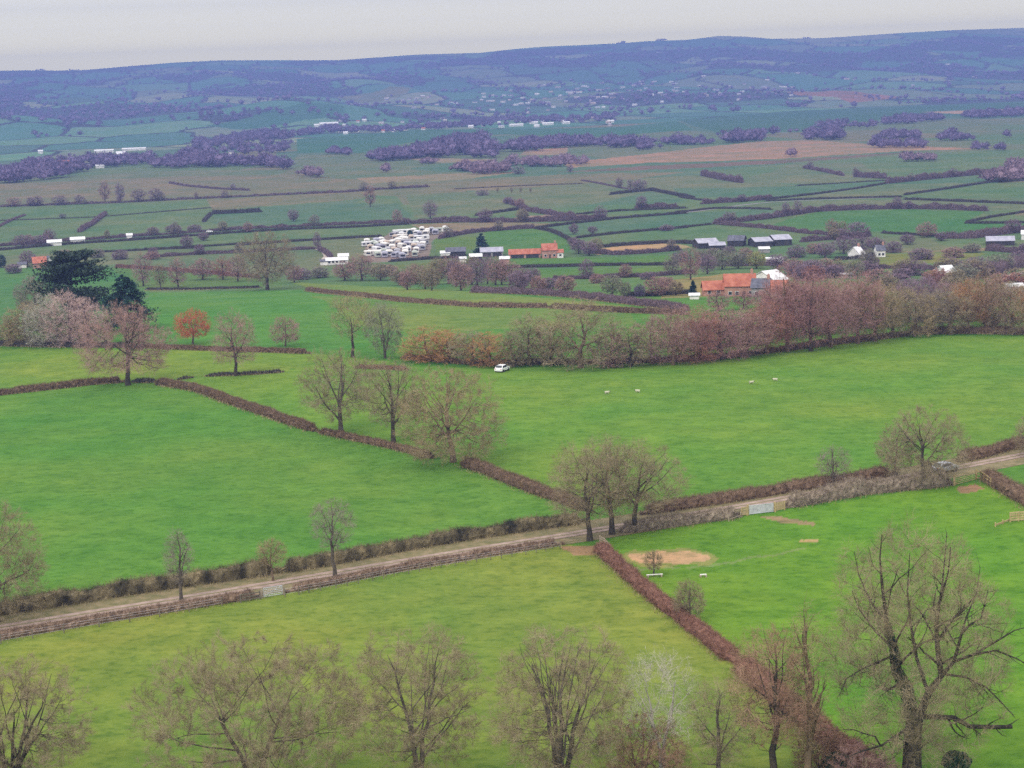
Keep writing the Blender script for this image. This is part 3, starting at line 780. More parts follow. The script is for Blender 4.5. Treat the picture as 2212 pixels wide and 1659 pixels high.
hedge([(-60, 1392), (0, 1380), (180, 1349), (320, 1327), (460, 1305), (565, 1288)], 1.2, 1.5, 'warm', 'low brown hedge beside the lane, left of the grey field gate', rag=0.4)
hedge([(618, 1280), (730, 1259), (860, 1232), (1000, 1208), (1130, 1187), (1215, 1176)], 1.1, 1.4, 'warm', 'low brown hedge beside the lane, right of the grey field gate', rag=0.45)
hedge([(1340, 1150), (1440, 1138), (1520, 1126), (1596, 1116)], 2.0, 2.0, 'pale', 'pale brambly hedge between the domed trees and the silver gate')
hedge([(1700, 1096), (1780, 1080), (1880, 1064), (1960, 1056), (2055, 1047)], 2.5, 2.6, 'pale', 'pale straggly bramble hedge between the silver gate and the timber gate', rag=0.5)
hedge([(1292, 1186), (1350, 1240), (1420, 1300), (1500, 1362), (1590, 1434)], 1.6, 2.0, 'red', 'reddish brown clipped hedge dividing the olive field from the paddock')
hedge([(1600, 1442), (1680, 1510), (1760, 1580), (1850, 1650), (1960, 1740)], 1.9, 2.8, 'red', 'wide reddish thicket hedge leading to the foot of the big oak', rag=0.4)
hedge([(2128, 1032), (2160, 1052), (2212, 1082), (2290, 1125)], 2.1, 3.0, 'brown', 'bushy brown hedge beside the timber gate at the edge of the picture', rag=0.35)
hedge([(-60, 745), (60, 748), (175, 750), (300, 751)], 1.6, 1.8, 'dark', 'dark hedge below the pale bushy trees and the conifers')
hedge([(300, 751), (400, 755), (480, 758), (590, 761), (668, 764)], 1.3, 1.6, 'brown', 'brown hedge behind the red topped tree and its small neighbours')
hedge([(445, 813), (500, 811), (560, 808), (612, 804)], 0.9, 1.3, 'dark', 'broken hedge remnant at the foot of the small forked tree', rag=0.6)
hedge([(386, 820), (416, 816)], 0.8, 1.2, 'dark', 'tiny dark scrap of hedge in the yellow green strip')
hedge([(770, 795), (820, 797), (880, 800)], 1.0, 1.6, 'red', 'reddish strip of low hedge behind the three tall bare trees')
hedge([(664, 628), (760, 640), (866, 652), (1037, 664), (1190, 665)], 1.8, 2.2, 'brown', 'brown hedge crossing the sloping field below the purple copse')
hedge([(1190, 666), (1344, 675), (1485, 680)], 1.8, 2.4, 'brown', 'lower brown hedge running into the reddish trees on the slope')
hedge([(1019, 632), (1080, 634), (1160, 637), (1242, 643), (1344, 655), (1485, 672)], 2.6, 3.2, 'purple', 'thick dark purple hedge curving down below the copse')
hedge([(314, 627), (420, 626), (564, 622)], 1.2, 1.6, 'dark', 'dark hedge topping the green field at the foot of the big round tree')
hedge([(250, 578), (360, 584), (460, 592), (560, 601)], 2.0, 2.4, 'red', 'reddish hedge behind the pink trees on the slope')
hedge([(870, 774), (960, 782), (1060, 790), (1140, 786), (1300, 786)], 1.3, 2.6, 'brown', 'dark shrubby undergrowth below the orange bushes of the tree belt', rag=0.6)
hedge([(1300, 786), (1400, 782), (1480, 780), (1560, 774), (1640, 764), (1720, 754), (1850, 738), (1960, 724)], 1.4, 3.0, 'brown', 'brown undergrowth along the foot of the tall reddish tree belt', rag=0.6)
hedge([(1960, 722), (2080, 720), (2212, 722), (2290, 722)], 2.4, 3.0, 'brown', 'brown hedge closing the large field below the last trees of the belt')

# hedges of the plain
GH = 'hedges across the plain'
RISERS = []
def ph(pts, h=1.6, w=2.2, m='dark', label='dark thin hedge between the pale green fields of the plain', group=GH, **k):
    return hedge(pts, h, w, m, label, 'hedge', group, **k)
for pts, h, m, lab in [
 ([(0, 541), (150, 528), (294, 519), (420, 510), (513, 503), (640, 496), (756, 492), (883, 485)], 2.0, 'dark', 'long dark hedge on the near side of the main road across the plain'),
 ([(0, 532), (150, 521), (294, 511), (513, 496), (640, 490), (756, 485), (870, 480)], 2.4, 'purple', 'long purple hedge on the far side of the main road across the plain'),
 ([(0, 447), (239, 439), (400, 431), (513, 426), (640, 420), (756, 415), (797, 411)], 2.2, 'purple', 'long straight hedge with scattered trees across the plain on the far left'),
 ([(797, 411), (866, 407), (927, 404)], 2.6, 'purple', 'short thick hedge end among olive fields on the plain'),
 ([(366, 396), (400, 402), (461, 408), (540, 412)], 2.2, 'purple', 'slanting bushy hedge among the olive fields'),
 ([(455, 463), (500, 461), (565, 458)], 4.0, 'dark', 'thick dark block of hedge above the greenest strip of the plain'),
 ([(455, 464), (447, 472), (440, 480)], 2.6, 'dark', 'short dark hedge turning the corner of the green strip'),
 ([(171, 502), (200, 485), (214, 474), (228, 463)], 3.5, 'purple', 'ragged line of purple bushes slanting across a pale field'),
 ([(0, 489), (30, 474), (55, 465)], 1.6, 'purple', 'faint slanting hedge at the very edge of the plain'),
 ([(0, 477), (200, 470), (458, 449)], 0.7, 'dark', 'thin ditch line across the pale green field'),
 ([(307, 540), (440, 533), (600, 523), (756, 515)], 1.4, 'dark', 'narrow dark hedge below the main road and above the round tree'),
 ([(208, 546), (330, 540), (440, 536)], 1.4, 'dark', 'thin dark hedge behind the dark cedar'),
 ([(513, 531), (620, 523), (756, 515), (828, 511)], 1.6, 'dark', 'thin dark hedge ending at the caravan park corner'),
 ([(307, 558), (420, 550), (526, 546), (620, 541), (684, 538)], 2.4, 'purple', 'purple hedge leading to the bend of the pale track'),
 ([(690, 540), (706, 549), (714, 556)], 3.0, 'purple', 'dark hedge round the bend of the pale track'),
 ([(866, 484), (980, 480), (1105, 480), (1210, 478), (1310, 472)], 4.5, 'purple', 'broad purple belt of scrub beyond the caravans'),
 ([(1091, 437), (1120, 446), (1139, 456), (1190, 464), (1242, 470)], 4.0, 'purple', 'ragged purple hedge slanting to the brown scrub belt'),
 ([(1026, 467), (1070, 460), (1122, 453)], 2.2, 'dark', 'thin dark hedge beyond the scrub belt'),
 ([(1242, 464), (1340, 456), (1485, 450)], 1.6, 'dark', 'thin dark hedge beside the pale main road in the middle of the plain'),
 ([(1372, 450), (1420, 448), (1464, 447)], 4.0, 'purple', 'thick dark hedge above the main road'),
 ([(1156, 494), (1250, 482), (1340, 472), (1485, 461)], 2.0, 'dark', 'dark hedge above the bright green strip in mid plain'),
 ([(1156, 494), (1190, 500), (1207, 507), (1225, 516), (1238, 526)], 2.4, 'dark', 'dark curving hedge round the field beside the dark conifer'),
 ([(1242, 515), (1340, 504), (1485, 492)], 1.8, 'dark', 'dark hedge between two green strips above the sandy field'),
 ([(948, 516), (990, 508), (1030, 502), (1090, 497), (1156, 493)], 3.2, 'purple', 'thick purple hedge between the caravans and the field'),
 ([(1276, 537), (1340, 531), (1447, 525), (1500, 527)], 2.4, 'dark', 'dark hedge along the top of the sandy field'),
 ([(1276, 546), (1330, 551), (1400, 547), (1470, 540)], 3.2, 'purple', 'purple hedge below the sandy field'),
 ([(1317, 421), (1360, 416), (1409, 412), (1450, 420), (1500, 430)], 3.0, 'dark', 'dark bent hedge with bushes in the olive field'),
 ([(1255, 390), (1290, 396), (1350, 408), (1409, 412)], 1.2, 'purple', 'faint slanting hedge below the tan field'),
 ([(978, 409), (1120, 402), (1262, 397)], 0.8, 'dark', 'faint ditch across the olive field'),
 ([(1517, 379), (1560, 388), (1603, 395)], 6.0, 'purple', 'clump of purple bushes in a row below the tan field'),
 ([(1736, 363), (1775, 370), (1822, 380)], 3.5, 'purple', 'slanting row of bushes tapering into a thin hedge'),
 ([(1847, 382), (1880, 384), (1914, 386)], 6.0, 'purple', 'square purple thicket on the plain'),
 ([(1914, 397), (1980, 390), (2060, 382), (2130, 376), (2212, 368)], 6.0, 'purple', 'tall belt of purple trees and scrub on the plain'),
 ([(1719, 402), (1820, 396), (1917, 390)], 1.0, 'dark', 'thin straight ditch line below the purple belt'),
 ([(1644, 433), (1753, 421), (1850, 408), (1914, 397)], 1.6, 'dark', 'dark hedge slanting up to the purple belt'),
 ([(1952, 422), (2050, 408), (2140, 394), (2212, 391)], 1.8, 'dark', 'dark hedge above the flat green field'),
 ([(1651, 435), (1780, 430), (1952, 426)], 1.6, 'dark', 'dark hedge along the road to the bushes'),
 ([(1952, 431), (2080, 436), (2212, 441)], 2.0, 'dark', 'dark hedge below the flat green field at the picture edge'),
 ([(1541, 483), (1600, 479), (1647, 474), (1764, 457), (1850, 453), (1935, 451), (2040, 452), (2133, 456)], 4.5, 'purple', 'long thick purple hedge curving round the widest green field'),
 ([(1456, 494), (1500, 489), (1538, 485)], 1.4, 'dark', 'thin dark hedge joining the corner of the curved hedge'),
 ([(1541, 484), (1600, 489), (1661, 494), (1747, 505), (1820, 509)], 3.0, 'purple', 'straight purple hedge below the widest green field'),
 ([(1729, 523), (1790, 518), (1849, 515), (1880, 510)], 3.6, 'purple', 'purple hedge below the big dark clump of trees'),
 ([(1904, 504), (2003, 510), (2060, 511), (2105, 510), (2212, 494)], 1.8, 'dark', 'dark hedge beneath the widest green field'),
 ([(2085, 482), (2140, 470), (2212, 459)], 1.6, 'dark', 'dark hedge of the narrow wedge field, upper side'),
 ([(2085, 483), (2150, 483), (2212, 482)], 1.8, 'dark', 'dark hedge of the narrow wedge field, lower side'),
 ([(1466, 426), (1490, 430), (1524, 434)], 1.4, 'dark', 'short dark hedge near the road in mid plain'),
 ([(1515, 441), (1560, 438), (1600, 436), (1668, 430)], 4.5, 'purple', 'row of bushes along the pale road'),
 ([(1456, 461), (1541, 451), (1600, 451), (1668, 453)], 1.6, 'dark', 'dark roadside hedge curving away from the pale road'),
 ([(1100, 579), (1200, 577), (1320, 574), (1470, 573)], 2.0, 'dark', 'straight dark hedge below the red farmhouse'),
 ([(1190, 605), (1300, 601), (1400, 598), (1500, 590)], 2.4, 'purple', 'purple hedge above the yellowish field and red roofed house'),
 ([(1350, 641), (1400, 640), (1460, 636), (1490, 634)], 2.0, 'dark', 'dark hedge left of the red roofed house'),
 ([(1800, 563), (1850, 560), (1890, 553)], 2.4, 'dark', 'dark hedge below the white gabled house'),
 ([(1780, 582), (1850, 582), (1920, 580), (1990, 580), (2030, 584)], 2.6, 'purple', 'ragged purple hedge below the yellow green field'),
 ([(2130, 541), (2212, 548), (2260, 550)], 4.0, 'purple', 'scrubby hedge below the long lavender barn'),
 ([(2040, 515), (2100, 515), (2212, 500)], 5.0, 'purple', 'broad scrub hedge above the long lavender barn'),
 ([(840, 566), (900, 562), (950, 559), (1000, 556)], 2.0, 'dark', 'dark hedge below the caravan park'),
 ([(1500, 573), (1600, 575), (1700, 573)], 2.6, 'purple', 'purple hedge under the yellow willow'),
 ([(2090, 600), (2150, 592), (2212, 574), (2260, 566)], 6.0, 'purple', 'wide purple thicket behind the tree belt at the picture edge'),
]:
    ph(pts, h, h * 1.1 + 0.8, m, lab, rag=0.85 if m == 'purple' else 0.5)
    if m == 'purple' and abs(pts[-1][0] - pts[0][0]) > 60: RISERS += [(pts, h)]

# ================================================================== PLACING: trees of the foreground
plant(30, 1730, 1428, 180, 'brown', 'many stemmed bare tree cut by the edge of the picture, lowest corner', stems=5, shape='vase', tau=1.0, bark='dark', base=0.12)
plant(555, 1725, 1372, 232, 'brown', 'wide bare oak with crooked low limbs, broadest of the trees at the bottom', shape='spread', tau=1.0, bark='dark', base=0.10, limbs=18, stems=2)
plant(905, 1715, 1348, 142, 'brown', 'upright bare tree with olive brown twigs next to the broad crooked oak', shape='oval', tau=1.0, bark='grey', base=0.10, limbs=16, stems=2)
plant(1215, 1720, 1338, 152, 'brown', 'tall bare tree with several parted uprights at the bottom middle', shape='vase', tau=0.95, bark='grey', base=0.10, stems=4, limbs=16)
plant(1430, 1690, 1395, 88, 'silver', 'silvery bare tree with whitish branches behind the russet bush', shape='vase', tau=0.24, bark='pale', base=0.25, stems=2, limbs=9)
plant(1390, 1705, 1535, 95, 'rust', 'dense russet bush like tree in front of the silvery tree', shape='dome', tau=1.1, bark='warm', base=0.06, stems=3)
plant(1555, 1700, 1462, 72, 'brown', 'small slim bare tree between the russet bush and the reddish tree', shape='oval', tau=0.6, bark='grey', base=0.15)
plant(1672, 1700, 1338, 92, 'rust', 'tall reddish bare tree with a dark straight trunk over the thicket hedge', shape='oval', tau=0.95, bark='dark', base=0.2, limbs=12)
plant(1745, 1705, 1298, 46, 'olive', 'tall narrow pale stemmed tree beside the big oak', shape='column', tau=0.6, bark='warm', base=0.15, limbs=18)
plant(1488, 1340, 1252, 36, 'brown', 'small brown bushy tree growing out of the reddish dividing hedge', shape='oval', tau=0.9, bark='grey', base=0.06)
plant(1412, 1244, 1186, 22, 'olive', 'thin sapling in the paddock beside the sandy patch', shape='oval', tau=0.25, bark='grey', base=0.2, limbs=6)
leafy(2065, 1668, 1620, 31, HOLLY, 'round dark holly bush on the grass beside the big oak', 'bush', 'holly_bush', 51, n=9000, size=0.16)
leafy(1808, 1672, 1625, 36, HOLLY, 'dark evergreen bush at the foot of the narrow pale tree', 'bush', 'evergreen_bush', 52, n=7000, size=0.18)
plant(1770, 1668, 1560, 60, 'rust', 'low reddish thorn bush in the thicket hedge', shape='dome', tau=1.0, bark='warm', base=0.05, stems=3, cat='bush', name='thorn_bush')
plant(1868, 1700, 1600, 70, 'pink', 'pinkish bramble bush in front of the oak', shape='dome', tau=1.2, bark='warm', base=0.03, stems=4, cat='bush', name='bramble_bush')

# the big oak, its limbs as the photograph shows them
def oak():
    b = at(1975, 1690); k = ppm(b)
    def L(*pts):
        return np.array([((x - 1975) / k, dep, (1690 - y) / k / 0.985) for x, y, dep in pts])
    def Rr(a, c, n): return np.linspace(a, c, n)
    guides = [
     (L((1969, 1702, 0), (1970, 1640, 0), (1971, 1590, 0), (1975, 1550, 0), (1978, 1528, 0)), np.array([1.05, 0.86, 0.80, 0.78, 0.62])),
     (L((1972, 1553, 0), (1959, 1481, 0.4), (1940, 1448, 0.8), (1936, 1402, 1.0), (1922, 1345, 1.2), (1913, 1270, 1.4), (1907, 1204, 1.3), (1911, 1152, 1.2)), np.array([.50, .44, .34, .29, .24, .17, .10, .04])),
     (L((1985, 1540, 0), (2002, 1489, -0.4), (2027, 1448, -0.8), (2017, 1386, -1.0), (2013, 1336, -1.2), (2019, 1287, -1.2), (2036, 1220, -1.4), (2040, 1165, -1.5)), np.array([.50, .42, .34, .28, .23, .15, .09, .04])),
     (L((2002, 1489, -0.3), (1982, 1419, 0.6), (1973, 1345, 1.4), (1969, 1282, 1.8), (1975, 1200, 2.0)), np.array([.22, .19, .15, .10, .04])),
     (L((2027, 1448, -0.8), (2048, 1411, -1.6), (2060, 1345, -2.2), (2075, 1325, -2.5), (2098, 1311, -2.6), (2110, 1250, -2.8)), np.array([.24, .20, .16, .12, .09, .04])),
     (L((2017, 1372, -1.0), (2052, 1332, -0.2), (2085, 1310, 0.6), (2110, 1290, 1.0)), np.array([.17, .14, .09, .04])),
     (L((2048, 1411, -1.6), (2085, 1390, -2.4), (2127, 1378, -3.0), (2168, 1394, -3.4), (2200, 1412, -3.6)), np.array([.17, .15, .11, .07, .03])),
     (L((2030, 1444, -0.8), (2073, 1444, -1.8), (2110, 1460, -2.6), (2135, 1485, -3.2), (2165, 1520, -3.4)), np.array([.16, .13, .10, .07, .03])),
     (L((1985, 1543, 0), (2020, 1540, -0.6), (2052, 1539, -1.0), (2085, 1556, -1.4), (2135, 1557, -1.6), (2172, 1556, -1.8)), np.array([.28, .24, .22, .20, .20, .17])),
     (L((1940, 1448, 0.8), (1918, 1405, -0.6), (1874, 1411, -1.6), (1845, 1418, -2.2), (1815, 1432, -2.6), (1800, 1465, -2.8)), np.array([.16, .14, .11, .08, .05, .03])),
     (L((1949, 1470, 0.6), (1925, 1478, -0.2), (1903, 1474, -0.8), (1893, 1462, -1.2)), np.array([.17, .15, .11, .05])),
     (L((1961, 1568, 0), (1925, 1578, -1.0), (1895, 1589, -1.6), (1853, 1593, -2.2), (1815, 1603, -2.6)), np.array([.18, .14, .12, .09, .04])),
     (L((1893, 1589, -1.6), (1880, 1565, -2.0), (1853, 1553, -2.4), (1829, 1540, -2.8), (1800, 1538, -3.0)), np.array([.11, .09, .07, .05, .03])),
     (L((1922, 1345, 1.2), (1895, 1310, 2.4), (1870, 1250, 3.0), (1862, 1200, 3.2)), np.array([.16, .12, .07, .03])),
     (L((1936, 1402, 1.0), (1905, 1375, 3.0), (1880, 1340, 4.4), (1865, 1300, 5.0)), np.array([.16, .12, .07, .03])),
     (L((2013, 1336, -1.2), (2045, 1270, 2.0), (2060, 1210, 3.4), (2065, 1170, 3.8)), np.array([.14, .11, .06, .03])),
     (L((2060, 1345, -2.2), (2090, 1340, 1.0), (2125, 1300, 3.0), (2140, 1250, 4.0)), np.array([.13, .10, .06, .03])),
     (L((2085, 1390, -2.4), (2120, 1350, -4.0), (2150, 1320, -5.0), (2175, 1310, -5.4)), np.array([.12, .10, .06, .03])),
    ]
    H = (1690 - 1122) / k; R = 208 / k
    tr, cw = tree_mesh(99, H, R, base=0.06, shape='oval', guide=([a for a, _ in guides], [r * (0.95 if i == 0 else 1.0 if i == 8 else 0.78) for i, (_, r) in enumerate(guides)]), limbs=9, tau=2.5, px=0.095, detail=2.8)
    e = empty('oak_tree', tuple(b), 0, 'great bare oak with ivy on its forked trunk and one thick level limb', 'tree')
    tr.obj('trunk', BARK['oak'], e, smooth=True); cw.obj('crown', TW['brown'], e)
    rng = np.random.default_rng(5); mb = MB()
    lp, lr = guides[1][0], guides[1][1]
    f = rng.uniform(0.02, 0.62, 5200) ** 1.2; s = np.linspace(0, 1, len(lp))
    c = np.stack([np.interp(f, s, lp[:, i]) for i in range(3)], 1)
    u = nrm(rng.normal(size=c.shape)); c = c + u * (np.interp(f, s, lr) + 0.04 + 0.16 * rng.uniform(0, 1, len(f)) * (1 - f))[:, None]
    mb.leaves(c, rng.uniform(0.10, 0.22, len(c)), rng)
    mb.obj('ivy', IVY, e)
    return e
oak()

# trees of the lane and the near fields
plant(-8, 1345, 1075, 106, 'brown', 'half seen bare tree with a rounded crown at the edge of the bright green field', shape='dome', tau=0.95, bark='dark', base=0.12, limbs=10)
plant(724, 1246, 1072, 48, 'grey', 'slender grey bare tree beside the lane, tallest of the lane saplings', shape='oval', tau=0.55, bark='grey', base=0.32)
plant(590, 1256, 1160, 33, 'olive', 'small mop headed tree beside the lane near the field gate', shape='dome', tau=0.75, bark='warm', base=0.42, limbs=7)
plant(392, 1298, 1140, 32, 'grey', 'thin wispy grey sapling by the lane', shape='column', tau=0.32, bark='grey', base=0.22)
plant(1274, 1168, 950, 88, 'brown', 'tree of the domed trio at the lane corner standing nearest the gateway posts', shape='dome', tau=0.72, bark='dark', base=0.24, limbs=10)
plant(1322, 1154, 942, 98, 'brown', 'middle tree of the domed trio at the lane corner', shape='dome', tau=0.60, bark='dark', base=0.30, limbs=10)
plant(1370, 1148, 950, 104, 'brown', 'tree of the domed trio at the lane corner leaning over the paddock', shape='dome', tau=0.72, bark='dark', base=0.26, limbs=10, lean=0.8)
plant(737, 938, 752, 84, 'brown', 'first tall oval bare tree on the dividing hedge, farthest uphill', shape='oval', tau=0.72, bark='grey', base=0.14, limbs=12)
plant(850, 956, 775, 66, 'brown', 'middle bare tree with a dark ivied trunk on the dividing hedge', shape='oval', tau=0.78, bark='dark', base=0.16, limbs=12)
plant(979, 998, 788, 112, 'olive', 'broad fan shaped bare tree on the dividing hedge, nearest the lane', shape='dome', tau=0.95, bark='warm', base=0.08, limbs=18)
plant(1997, 1046, 880, 94, 'brown', 'rounded bare tree beside the silver car', shape='dome', tau=0.85, bark='dark', base=0.14, limbs=11)
plant(1936, 1030, 925, 42, 'brown', 'smaller bare tree left of the rounded tree by the car', shape='oval', tau=0.6, bark='grey', base=0.15)
plant(1800, 1050, 962, 38, 'grey', 'faint thin bare tree standing alone above the bramble hedge', shape='oval', tau=0.42, bark='grey', base=0.12)
plant(2232, 985, 895, 42, 'brown', 'bare tree peeping in beyond the end of the lane', shape='dome', tau=0.8, bark='grey', base=0.12)
plant(277, 832, 655, 100, 'pink', 'wide spreading bare tree with upswept limbs at the field corner', shape='dome', tau=0.80, bark='dark', base=0.16, limbs=14)
plant(510, 812, 668, 50, 'pink', 'small forked bare tree with a thick short trunk on the hedge remnant', shape='dome', tau=0.75, bark='dark', base=0.22, limbs=10)
plant(417, 744, 667, 39, 'scarlet', 'little tree with a bright red rounded top', shape='dome', tau=1.0, bark='grey', base=0.22)
plant(617, 748, 682, 33, 'pink', 'small pinkish round bare tree above the brown hedge', shape='dome', tau=0.85, bark='grey', base=0.12)
plant(762, 772, 632, 50, 'olive', 'gaunt bare tree with dark crooked limbs behind the first oval tree', shape='spread', tau=0.42, bark='dark', base=0.28, limbs=9)
plant(832, 774, 652, 42, 'greygreen', 'grey green twiggy tree beside the orange bushes', shape='oval', tau=0.9, bark='grey', base=0.06, stems=3)
plant(578, 626, 503, 62, 'brown', 'large round bare tree standing alone on the brow of the slope', shape='oval', tau=1.0, bark='dark', base=0.08, limbs=12)
leafy(164, 692, 544, 78, NEEDLE, 'spreading dark blue green cedar among pale bushy trees', 'tree', 'cedar_tree', 61, n=19000, size=0.8, shape='plate')
leafy(274, 712, 586, 52, NEEDLE2, 'dark green conifer with drooping branches beside the cedar', 'tree', 'conifer_tree', 62, n=17000, size=0.6, shape='droop')
leafy(1041, 551, 504, 20, NEEDLE2, 'dark pyramid shaped conifer next to the caravan park', 'tree', 'conifer_tree', 63, n=4000, size=0.9, shape='cone')
leafy(886, 503 + 12, 497, 7, NEEDLE2, 'small dark evergreen at the corner of the caravan park', 'tree', 'evergreen_tree', 64, n=900, size=0.7)
leafy(1497, 637, 606, 10, NEEDLE2, 'small dark fir beside the red roofed house', 'tree', 'fir_tree', 65, n=2200, size=0.6, shape='cone')
leafy(2140, 706, 668, 20, HOLLY, 'dark green holly among the last trees of the belt', 'bush', 'holly_bush', 66, n=2500, size=0.5)
leafy(2, 578, 548, 12, NEEDLE2, 'round dark evergreen beside the white walled cottage at the picture edge', 'tree', 'evergreen_tree', 67, n=1500, size=0.6)

for a in [
 (58, 744, 648, 56, 'olive', 'olive brown bushy tree at the edge of the pale thicket', 'dome'),
 (108, 746, 632, 60, 'silver', 'pale greyish bushy tree below the cedar', 'dome'),
 (150, 746, 622, 62, 'blossom', 'pale blossomy bushy tree in front of the cedar', 'dome'),
 (192, 746, 640, 50, 'blossom', 'pinkish bushy tree beside the conifer', 'dome'),
 (20, 742, 680, 36, 'brown', 'brown bushy tree at the very edge above the dark hedge', 'dome'),
 (75, 690, 594, 42, 'grey', 'grey bare tree beside the cedar, half hidden', 'oval'),
 (300, 752, 690, 30, 'pink', 'pink bush behind the wide spreading tree', 'dome'),
]:
    stand(a[0], a[1], a[2], a[3], a[4], a[5], 'tree', None, name='bushy_tree', sh=a[6], var=a[0], tau=2.8)

# pink trees and others on the slope
for i, a in enumerate([
 (310, 618, 543, 27, 'pink', 'pinkish bare tree on the slope nearest the conifer'), (347, 622, 566, 17, 'brown', 'small brown tree between two pink ones on the slope'),
 (385, 620, 553, 24, 'pink', 'tall pink bare tree on the slope behind the dark hedge'), (438, 604, 556, 30, 'pink', 'broad pink tree behind the reddish hedge'),
 (482, 604, 552, 26, 'red', 'reddish bare tree behind the slope hedge'), (514, 608, 548, 24, 'pink', 'pink tree close to the large round tree'),
 (636, 610, 570, 22, 'pink', 'low pink tree right of the large round tree'), (686, 540, 500, 10, 'purple', 'slim dark tree at the bend of the pale track'),
 (745, 606, 562, 30, 'pink', 'pinkish bush below the white buildings'), (782, 606, 548, 36, 'pink', 'rounded pink brown tree below the caravan park'), (822, 606, 566, 26, 'brown', 'brown bush below the caravan park hedge'),
 (404, 536, 508, 16, 'purple', 'purple round tree by the narrow hedge'), (440, 520, 500, 14, 'purple', 'purple bush beside the main road hedge')]):
    stand(a[0], a[1], a[2], a[3], a[4], a[5], var=i, tau=1.3)
GC = 'bare trees of the purple copse'
rng_ = random.Random(3)
for i in range(20):
    x = 868 + i * 16.5 + rng_.uniform(-5, 5); e = math.sin(min(1, max(0, (x - 850) / 330)) * 3.1)
    b = 626 + (x - 870) * 0.03 - rng_.uniform(0, 18)
    stand(x, b, b - 28 - 34 * e - rng_.uniform(0, 8), rng_.uniform(20, 32), rng_.choice(['purple', 'pink', 'purple', 'pink', 'brown']), 'purple brown bare tree packed in the copse on the slope', group=GC, var=i, tau=1.6)
